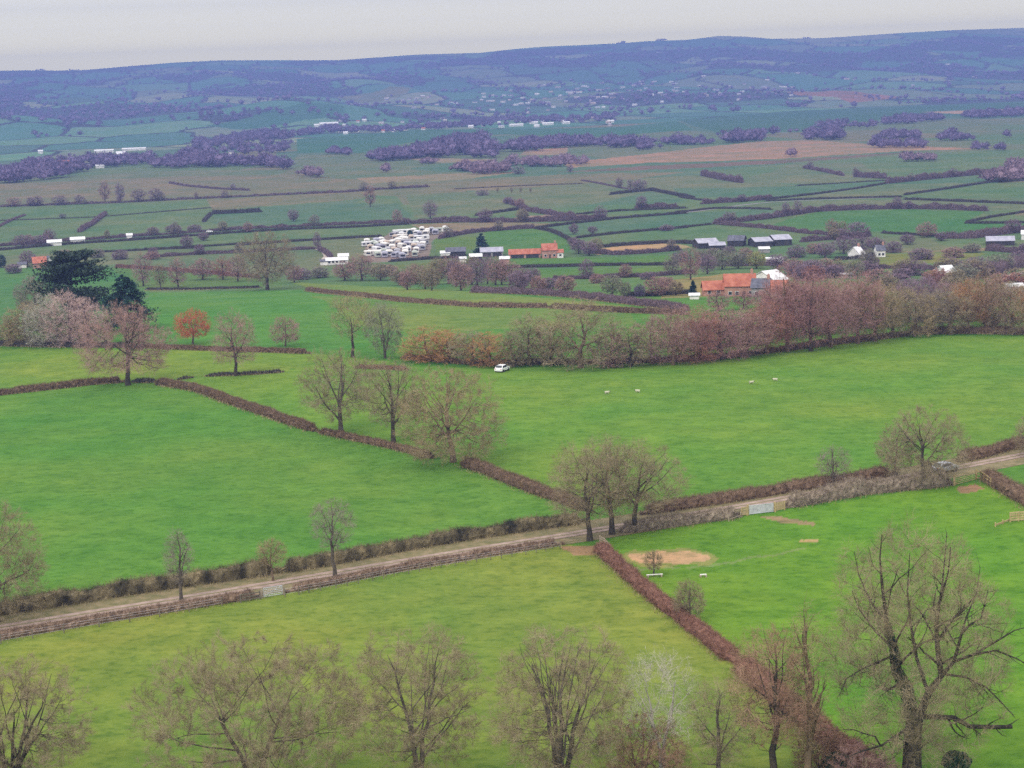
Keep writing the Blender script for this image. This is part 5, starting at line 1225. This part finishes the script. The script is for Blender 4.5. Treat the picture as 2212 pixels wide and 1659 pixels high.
# the farm by the conifer
house(1187, 556, 32, 9, 5.0, 3.6, 0.05, PINKW, RED, 'pink walled farmhouse with a steep red roof facing the curving field', 'house', windows=3, chimney=True, door=True)
house(1210, 556, 10, 6, 3.4, 1.6, 0.05, CREAM, RED, 'cream annexe against the pink farmhouse', 'house', windows=1)
house(1134, 556, 68, 8, 2.6, 2.6, 0.0, PINKW, RED, 'long low red roofed barn beside the pink farmhouse', 'barn', open_front=True)
house(1062, 552, 48, 12, 3.0, 2.2, 0.02, GREYW, LAV, 'long grey roofed shed behind the dark conifer', 'shed', open_front=True)
house(1028, 562, 26, 8, 2.6, 1.4, 0.0, DARKW, WROOF, 'white roofed shed in front of the dark conifer', 'shed', open_front=True)
house(985, 552, 42, 10, 3.0, 2.2, 0.0, DARKW, SLATE, 'low dark barn between the caravans and the conifer', 'barn')
house(962, 554, 20, 6, 2.4, 1.2, 0.0, CREAM, WROOF, 'small cream bungalow at the corner of the caravan park', 'bungalow', windows=2)
house(1090, 566, 20, 6, 2.2, 1.2, 0.0, PINKW, WROOF, 'small shed with a white roof below the grey shed', 'shed')
house(1000, 566, 14, 5, 2.2, 1.0, 0.0, CREAM, WROOF, 'little cream hut below the dark barn', 'hut')
# white low buildings by the track
house(728, 570, 46, 8, 2.6, 1.4, 0.0, WHITE, WROOF, 'long white low building beside the pale track', 'bungalow', windows=5)
house(742, 562, 22, 7, 2.8, 1.4, 0.0, WHITE, WROOF, 'shorter white building behind the long white one', 'bungalow')
house(700, 572, 16, 5, 2.4, 0.9, 0.0, CREAM, SLATE, 'dark roofed cream cabin at the end of the track', 'cabin')
# dark farm sheds and lavender barns
house(1524, 534, 44, 14, 3.4, 2.2, 0.25, DARKW, LAV, 'lavender roofed cattle shed left of the dark farm', 'barn', open_front=True)
house(1592, 530, 34, 12, 3.6, 2.8, -0.15, DARKW, SLATE, 'black walled barn in the middle of the dark farm', 'barn')
house(1548, 538, 34, 10, 2.8, 1.6, 0.1, DARKW, LAV, 'low grey roofed shed in front of the lavender one', 'barn')
house(1642, 531, 38, 14, 3.4, 2.0, 0.3, DARKW, LAV, 'long pale roofed barn with dark bays in the dark farm', 'barn', open_front=True)
house(1684, 528, 38, 14, 3.8, 2.4, 0.28, DARKW, LAV, 'end barn of the dark farm with a sloping lavender roof', 'barn', open_front=True)
house(1650, 545, 22, 8, 2.4, 1.0, 0.1, GREYW, WROOF, 'small pale roofed shed below the dark farm', 'shed')
house(2160, 528, 58, 12, 2.8, 2.2, 0.05, DARKW, LAV, 'long lavender roofed barn near the picture edge', 'barn')
house(2222, 516, 30, 10, 3.4, 2.0, 0.0, WHITE, WROOF, 'white shed cut by the picture edge', 'shed')
# white houses
house(1850, 558, 19, 7, 2.9, 3.8, 0.9, WHITE, WROOF, 'white gabled house with a steep pale roof above the yellow green field', 'house', windows=2, chimney=True)
house(1900, 554, 18, 8, 4.0, 2.6, 0.2, WHITE, SLATE, 'small white cottage with a slate roof among purple trees', 'cottage', windows=2, chimney=True)
house(2042, 600, 26, 9, 3.2, 2.6, 0.5, WHITE, WROOF, 'small white barn behind the tree belt', 'barn')
house(1828, 600, 24, 4, 1.8, 0.5, 0.15, CREAM, WROOF, 'white flat trailer like shed above the red trees', 'shed')
house(1672, 566, 34, 6, 1.8, 0.9, 0.1, CREAM, WROOF, 'low white shed right of the yellow willow', 'shed')
house(2190, 628, 34, 6, 2.0, 0.9, 0.2, CREAM, WROOF, 'low cream shed by the pale yard road', 'shed')
# left edge
house(86, 578, 28, 9, 3.4, 3.6, 0.05, PINKW, RED, 'red roofed barn at the edge of the picture beyond the cedar', 'barn')
house(107, 576, 16, 8, 3.8, 3.2, 0.1, WHITE, SLATE, 'white gabled cottage attached to the red roofed barn', 'cottage', gable_front=True, windows=1)
house(48, 578, 18, 6, 2.4, 1.2, 0.0, CREAM, SLATE, 'low cream shed left of the red roofed barn', 'shed')
house(118, 530, 30, 8, 2.6, 1.6, 0.0, WHITE, WROOF, 'white glasshouse beside the main road', 'glasshouse')
house(168, 524, 30, 8, 2.6, 1.6, 0.0, WHITE, WROOF, 'bright white long shed beside the main road', 'shed')
house(280, 515, 12, 6, 2.6, 1.2, 0.0, WHITE, WROOF, 'little white shed beside the main road', 'shed')

# far farms and the villages under the hill
FAR = [
 (711, 274, 40, 24, 7, WHITE, WROOF, 'biggest bright white shed at the foot of the hill'), (686, 275, 14, 14, 5, WHITE, WROOF, 'smaller white shed left of the biggest bright one'),
 (262, 343, 20, 20, 7, WHITE, WROOF, 'bright white barn near the glasshouses on the far left'), (180, 364, 34, 14, 3, WHITE, WROOF, 'long pale poultry shed on the far left'), (216, 363, 18, 12, 3, WHITE, WROOF, 'shorter pale shed beside the long poultry shed'),
 (225, 330, 40, 14, 3.5, WHITE, WROOF, 'long glasshouse, the nearer of the two on the far left'), (290, 325, 50, 14, 3, WHITE, WROOF, 'long glasshouse trailing away along the road on the far left'), (200, 346, 36, 14, 3, CREAM, LAV, 'grey roofed long shed below the glasshouses'), (140, 362, 28, 16, 6, PINKW, RED, 'reddish brick farm building left of the poultry shed'),
 (88, 332, 10, 12, 4, WHITE, WROOF, 'small pale barn left of the glasshouses'), (6, 371, 10, 10, 4, WHITE, WROOF, 'small white house at the very edge of the far plain'),
 (500, 334, 12, 10, 4, WHITE, SLATE, 'lone pale house below the green hummock'),
]
for x, y, w, d, h, wm, rm, lab in FAR:
    house(x, y, w, d, h, h * 0.5, random.uniform(-0.1, 0.1), wm, rm, lab, 'barn', 'far white farm buildings')
VIL = [(1020, 263, 16), (1033, 262, 12), (1018, 276, 11), (970, 269, 9), (1078, 268, 6), (1115, 273, 30), (1153, 268, 18), (1184, 270, 24), (1223, 268, 15), (1320, 250, 12), (1319, 265, 14), (1269, 256, 6), (1160, 275, 11), (772, 286, 8), (806, 284, 9), (876, 282, 9), (915, 281, 8), (787, 262, 9), (773, 265, 7), (747, 290, 10), (828, 286, 7), (850, 285, 6), (735, 286, 8)]
for i, (x, y, w) in enumerate(VIL):
    house(x, y, w, 10, 3.4, 2.0, random.uniform(-0.3, 0.3), WHITE, (WROOF if i < 13 or i % 2 else RED), 'white building in the village at the foot of the far hill', 'house', 'white buildings of the village at the foot of the hill')
rv = random.Random(23)
UP = [(1105, 197, 9), (1129, 213, 9), (1170, 185, 13), (1262, 188, 13), (1296, 196, 17), (1180, 223, 18), (1060, 220, 19), (1026, 222, 9), (913, 209, 9), (944, 228, 8), (1423, 114, 10), (1413, 178, 11), (1433, 206, 11), (1371, 228, 10), (1623, 191, 10), (1651, 189, 15), (1692, 189, 17), (1521, 203, 12), (1603, 200, 9), (2047, 140, 9), (1972, 186, 7), (1723, 159, 12), (1462, 190, 12), (1480, 200, 12), (1205, 190, 12), (1230, 200, 14), (1246, 212, 12), (1210, 215, 10), (1160, 205, 9), (1190, 200, 9), (1320, 205, 10), (1345, 190, 10), (1280, 222, 10), (1140, 225, 9), (900, 214, 10), (870, 218, 9), (1575, 188, 10), (1540, 193, 9), (1510, 187, 8), (1300, 180, 8), (985, 224, 10), (2105, 168, 9), (835, 217, 8), (1450, 178, 8)]
for i in range(75):
    x = rv.gauss(1330, 230); UP.append((x, rv.gauss(205 - (x - 1330) * 0.035, 14), rv.uniform(5, 13)))
for i in range(26):
    x = rv.uniform(700, 1330); UP.append((x, rv.uniform(262, 286) - (x - 700) * 0.022, rv.uniform(5, 11)))
for i, (x, y, w) in enumerate(UP):
    house(x, y, w, 9, 3.2, 1.6, random.uniform(-0.5, 0.5), [STONE, WHITE, STONE2][i % 3], [LAV, STONE, SLATE, WROOF, STONE2][i % 5], 'tiny pale house of the hazy settlement under and on the far hill', 'house', 'pale houses scattered under and on the far hill')

# ------------------------------------------------------------------ the caravan park
def caravan():
    e = empty('static_caravan', (0, 0, 0), 0, 'white static caravan packed among others in the caravan park', 'caravan', 'static caravans in the caravan park')
    b = MB(); L, D, h = 9.0, 3.1, 2.5
    pr = [(-D / 2, 0.35), (D / 2, 0.35), (D / 2, h), (D / 4, h + 0.28), (0, h + 0.36), (-D / 4, h + 0.28), (-D / 2, h)]
    V = [(-L / 2, y, z) for y, z in pr] + [(L / 2, y, z) for y, z in pr]; n = len(pr)
    b.add(V, [(i, (i + 1) % n, n + (i + 1) % n, n + i) for i in range(n)]); c0 = len(pr)
    for s in (0, 1):
        o = s * n; b.add([V[o + i] for i in range(n)], T=[(0, i, i + 1) if s else (0, i + 1, i) for i in range(1, n - 1)])
    for x in (-3, 0, 3): b.box((x, 0, 0.0), (0.5, 2.4, 0.75))
    b.obj('body', CREAM, e)
    for x in (-3.3, -1.1, 2.2): MB().box((x, -D / 2 - 0.02, 1.65), (1.5, 0.06, 0.85)).obj('window', GLASS, e)
    MB().box((0.7, -D / 2 - 0.02, 1.3), (0.8, 0.06, 1.8)).obj('door', WHITE, e)
    MB().box((-L / 2 - 0.02, 0, 1.65), (0.06, 2.2, 0.95)).obj('window', GLASS, e)
    return e
CVM = [CREAM, LAV, mat('faded_green_panel', (0.30, 0.33, 0.28), scale=0.3, col2=(0.44, 0.46, 0.40)), CREAM, mat('tan_panel', (0.36, 0.28, 0.22), scale=0.3, col2=(0.52, 0.44, 0.36)), WROOF, CREAM, mat('grey_panel', (0.24, 0.23, 0.25), scale=0.3, col2=(0.42, 0.41, 0.43))]
car0 = caravan()
CV = [(215, 395), (340, 385), (300, 418), (450, 440), (260, 470), (340, 492), (535, 470), (480, 505), (285, 540), (440, 560), (610, 285), (690, 268), (570, 345), (840, 285), (910, 240), (1030, 245), (960, 285), (1080, 272), (1150, 247), (1205, 228), (780, 345), (900, 345), (630, 385), (740, 395), (870, 380), (720, 428), (830, 413), (920, 432), (810, 458), (740, 490), (840, 505), (600, 525), (700, 508), (660, 575), (820, 552), (395, 412), (470, 418), (650, 305), (400, 375), (560, 300), (800, 260), (390, 460), (430, 525), (690, 330), (560, 505), (780, 430), (660, 450), (930, 400), (700, 540), (880, 470), (350, 560), (520, 410), (610, 420), (250, 425), (640, 360), (820, 330), (980, 262), (880, 300), (330, 440), (500, 540), (760, 300), (640, 272), (700, 370), (920, 470), (240, 545), (580, 560)]
for i, (cx_, cy_) in enumerate(CV):
    p = at(756 + cx_ * 0.1709, 459 + cy_ * 0.1709)
    c = car0 if i == 0 else copy_tree(car0)
    c.location = tuple(p); c.rotation_euler = (0, 0, random.choice([1.57, 1.57, 1.5, 1.65, 1.3, 1.9, 0.15, 1.57]) - math.atan2(p[0], p[1])); s = random.uniform(0.8, 1.1); c.scale = (s, random.uniform(0.9, 1.25), 1)
    set_mat(c.children[0], CVM[i % len(CVM)])

# ------------------------------------------------------------------ cars
def car(p, rz, paint, label, group=None):
    e = empty('parked_car', tuple(p), rz, label, 'car', group)
    prof = [(-2.1, .35), (-2.15, .75), (-1.95, .95), (-1.75, 1.0), (-1.35, 1.42), (0.35, 1.46), (1.05, 1.0), (1.95, .82), (2.12, .6), (2.1, .35)]
    b = MB()
    rings = []
    for y, sc in ((-0.86, 0.0), (-0.80, 1.0), (0.80, 1.0), (0.86, 0.0)):
        rings.append([(x * (1 if sc else 0.985), (y if z < 1.05 else y * 0.83), z if sc else 0.35 + (z - 0.35) * (0.97)) for x, z in prof])
    n = len(prof); V = sum(rings, [])
    Q = [(r * n + i, r * n + (i + 1) % n, (r + 1) * n + (i + 1) % n, (r + 1) * n + i) for r in range(3) for i in range(n)]
    b.add(V, Q)
    for o, fl in ((0, 0), (3 * n, 1)): b.add([V[o + i] for i in range(n)], T=[((0, i, i + 1) if not fl else (0, i + 1, i)) for i in range(1, n - 1)])
    b.obj('body', paint, e, smooth=False)
    for s in (-1, 1):
        MB().add([(-1.45, s * .862, 1.0), (0.85, s * .862, 1.0), (0.30, s * .735, 1.40), (-1.2, s * .735, 1.38)], [(0, 1, 2, 3)]).obj('window', GLASS, e)
        for x in (-1.35, 1.35):
            w = MB(); w.tubes(np.array([[(x, s * .70, .32), (x, s * .90, .32)]]), np.array([[.32, .32]]), 14)
            for yy in (.70, .90):
                an = np.arange(14) * 2 * math.pi / 14; w.add([(x, s * yy, .32)] + [(x + .32 * math.cos(a), s * yy, .32 + .32 * math.sin(a)) for a in an], T=[(0, 1 + i, 1 + (i + 1) % 14) for i in range(14)])
            t = w.obj('wheel', RUBBER, e); MB().tubes(np.array([[(x, s * .86, .32), (x, s * .915, .32)]]), np.array([[.19, .16]]), 10).obj('rim', METAL, t)
        MB().box((2.06, s * .6, .66), (.12, .34, .16)).obj('headlight', LAMP, e); MB().box((-2.08, s * .64, .82), (.12, .26, .2)).obj('tail_light', TAIL, e)
    MB().add([(0.42, -.62, 1.445), (0.42, .62, 1.445), (1.06, .72, 1.02), (1.06, -.72, 1.02)], [(0, 1, 2, 3)]).obj('windscreen', GLASS, e).location = (0.03, 0, 0.03)
    MB().add([(-1.38, -.62, 1.43), (-1.38, .62, 1.43), (-1.76, .72, 1.03), (-1.76, -.72, 1.03)], [(3, 2, 1, 0)]).obj('rear_window', GLASS, e).location = (-0.03, 0, 0.03)
    return e
a_, b_ = at(1990, 1026), at(2090, 1007); hd = math.atan2(b_[1] - a_[1], b_[0] - a_[0])
pc = at(2042, 1020); car((pc[0], pc[1], pc[2] + 0.12), hd, SILVER, 'silver car on the lane beside the rounded bare tree')
pc = at(1085, 802); car(pc, 1.15, WCAR, 'white car at the far edge of the large field below the tree belt')
pc = at(453, 502); car(pc, 0.1, WCAR, 'small white car on the main road across the plain')

# ------------------------------------------------------------------ gates, fences and other things of the paddock
def frame_at(px, py, px2, py2):
    a, b = at(px, py), at(px2, py2); d = b - a
    return a, b, math.atan2(d[1], d[0]), float(np.linalg.norm(d[:2]))
def gate(px, py, px2, py2, h, m, label, bars=7, sheet=False, posts=TIMB):
    a, b, rz, L = frame_at(px, py, px2, py2)
    e = empty('field_gate', tuple(a), rz, label, 'gate')
    f = MB()
    for x in (0.1, L - 0.1): f.bar((x, 0, 0.1), (x, 0, h), 0.07)
    for z in (0.16, h): f.bar((0.1, 0, z), (L - 0.1, 0, z), 0.07)
    f.bar((0.12, 0.04, 0.2), (L - 0.12, 0.04, h - .05), 0.05)
    f.obj('frame', m, e)
    r = MB()
    if sheet: r.box((L / 2, 0.0, h / 2 + .08), (L - 0.25, 0.02, h - 0.2))
    else:
        for z in np.linspace(0.16, h, bars)[1:-1]: r.bar((0.1, 0, z), (L - 0.1, 0, z), 0.06)
    r.obj('infill_panel' if sheet else 'rails', m, e)
    for x in (-0.1, L + 0.1): MB().box((x, 0, h / 2 - 0.1), (0.2, 0.2, h + 0.5)).obj('post', posts, e)
    return e
def rail_fence(pts, h, m, label, rails=4, name='rail_fence', cat='fence', step=1.8, th=0.09, group=None):
    P = [at(*q) for q in pts]
    o = P[0]; e = empty(name, tuple(o), 0, label, cat, group)
    for i in range(len(P) - 1):
        a, b = P[i] - o, P[i + 1] - o; L = np.linalg.norm(b - a); n = max(1, int(round(L / step)))
        for j in range(n + (1 if i == len(P) - 2 else 0)):
            q = a + (b - a) * j / n; MB().box((q[0], q[1], q[2] + h / 2 - 0.15), (0.14, 0.14, h + 0.4)).obj('post', m, e)
        r = MB()
        for z in np.linspace(0.25, h - 0.06, rails): r.bar(a + np.array([0, 0, z]), b + np.array([0, 0, z]), th * 0.5, th * 1.6)
        r.obj('rails', m, e)
    return e
gate(1617, 1113, 1672, 1106, 1.35, METAL, 'wide silver metal gate with mesh infill at the paddock entrance', sheet=True)
rail_fence([(1602, 1116), (1614, 1114)], 1.3, TIMB, 'short timber fence panel on the uphill side of the silver gate', rails=4)
rail_fence([(1675, 1106), (1695, 1102)], 1.3, TIMB, 'short timber fence panel between the silver gate and the brambles', rails=5)
rail_fence([(1574, 1126), (1600, 1117)], 0.7, GREYT, 'sloping timber rail leaning away from the silver gate', rails=1)
gate(2062, 1049, 2108, 1036, 1.45, TIMB, 'yellow timber field gate at the top corner of the paddock', bars=6)
rail_fence([(2108, 1036), (2118, 1036), (2140, 1052)], 1.3, TIMB, 'pale timber fence turning the corner by the timber gate', rails=3)
rail_fence([(2182, 1128), (2200, 1126), (2240, 1124)], 1.3, TIMB, 'new yellow timber fence pen at the edge of the picture', rails=4, th=0.14)
rail_fence([(2150, 1138), (2182, 1126)], 0.55, TIMB, 'fallen yellow rail sloping down from the timber pen', rails=1, th=0.14)
rail_fence([(1296, 1176), (1306, 1182), (1318, 1196)], 1.2, GREYT, 'small weathered timber fence corner under the domed trees', rails=4)
gate(568, 1292, 612, 1285, 1.2, METAL, 'grey barred field gate beside the lane below the mop headed tree', bars=6, posts=GREYT)
rail_fence([(520, 1302), (562, 1295)], 1.0, FPOST, 'grey rail fence leading to the barred field gate', rails=3)
def post_line(pts, label, n):
    Q = drape(pts, 0.5); e = empty('wire_fence', g(*Q[0]), 0, label, 'fence')
    o = np.array(e.location)
    ii = np.linspace(0, len(Q) - 1, n).astype(int); T = []
    for i in ii:
        q = np.array(g(*Q[i])) - o; MB().box((q[0], q[1], q[2] + 0.5), (0.10, 0.10, 1.2)).obj('post', FPOST, e); T.append(q)
    w = MB()
    for z in (0.4, 0.75, 1.02):
        w.tubes((np.array(T) + np.array([0, 0, z]))[None], np.full((1, len(T)), 0.008), 3)
    w.obj('wire', METAL, e); return e
post_line([(-40, 1398), (180, 1360), (320, 1337), (480, 1309)], 'post and wire fence along the olive field, nearest stretch', 22)
post_line([(616, 1290), (730, 1270), (860, 1243), (1000, 1219), (1210, 1186)], 'post and wire fence along the olive field up to the hedge corner', 24)

def jump(px, py, L, label):
    p = at(px, py); e = empty('jump_pole', tuple(p), 0.1, label, 'pole'); m = MB()
    m.tubes(np.array([[(-L / 2, 0, 0.28), (L / 2, 0, 0.28)]]), np.array([[0.09, 0.09]]), 8); m.obj('pole', WHITE, e)
    for s in (-1, 1): MB().box((s * L * 0.42, 0, 0.11), (0.16, 0.5, 0.26)).obj('foot', GREYT, e)
    return e
jump(1414, 1246, 2.0, 'white pole lying on low feet beneath the thin sapling'); jump(1519, 1246, 0.8, 'short white block on the grass below the sandy patch')

def sheep(px, py, rz, label):
    p = at(px, py); e = empty('sheep', tuple(p), rz, label, 'sheep', 'sheep resting in the large field'); e.scale = (.8, .8, .8)
    me = bpy.data.meshes.new('body'); V = [(-.5, 0, .42), (-.2, 0, .47), (.2, 0, .47), (.45, 0, .5), (.62, 0, .64), (.80, 0, .58)]; R_ = [.20, .29, .28, .22, .13, .07]
    E = [(0, 1), (1, 2), (2, 3), (3, 4), (4, 5)]
    for x, y, bi in ((-.42, .13, 0), (-.42, -.13, 0), (.36, .12, 3), (.36, -.12, 3)):
        a = len(V); V += [(x, y, .25), (x + .02, y, .0)]; R_ += [.07, .045]; E += [(bi, a), (a, a + 1)]
    me.from_pydata(V, E, []); o = link('body', me, e); me.materials.append(WOOL)
    mod = o.modifiers.new('skin', 'SKIN'); sv = me.skin_vertices[0].data
    for i, r in enumerate(R_): sv[i].radius = (r, r)
    sv[1].use_root = True
    o.modifiers.new('sub', 'SUBSURF').levels = 2; o.modifiers['sub'].render_levels = 2
    f = MB(); f.tubes(np.array([[(.72, 0, .64), (.80, 0, .60), (.93, 0, .52)]]), np.array([[.10, .095, .055]]), 8); f.obj('face', FACE, e)
    for s in (-1, 1): MB().box((.70, s * .13, .66), (.06, .13, .04)).obj('ear', FACE, e)
    return e
sheep(1623, 829, 0.2, 'white sheep in the large field, the one nearest the tall red trees'); sheep(1675, 823, 3.0, 'pale sheep beside the brightest sheep in the large field')
sheep(1311, 851, 0.1, 'white sheep farther left of the pair in the large field'); sheep(1378, 848, 2.9, 'second white sheep near the domed trees side of the large field')

# ------------------------------------------------------------------ the air between
def haze():
    m = bpy.data.materials.new('haze'); m.use_nodes = True; n = m.node_tree; n.nodes.clear()
    o = n.nodes.new('ShaderNodeOutputMaterial'); v = n.nodes.new('ShaderNodeVolumePrincipled')
    v.inputs['Color'].default_value = HAZE_COL; v.inputs['Density'].default_value = HAZE_DENS; v.inputs['Anisotropy'].default_value = 0.0
    n.links.new(v.outputs[0], o.inputs['Volume'])
    b = MB(); b.box((0, 3900, 115), (19400, 12000, 350)); ob = b.obj('haze', m); tag(ob, kind='stuff'); return ob
HAZE_COL = (0.185, 0.262, 0.62, 1); HAZE_DENS = 1.95e-4
haze()
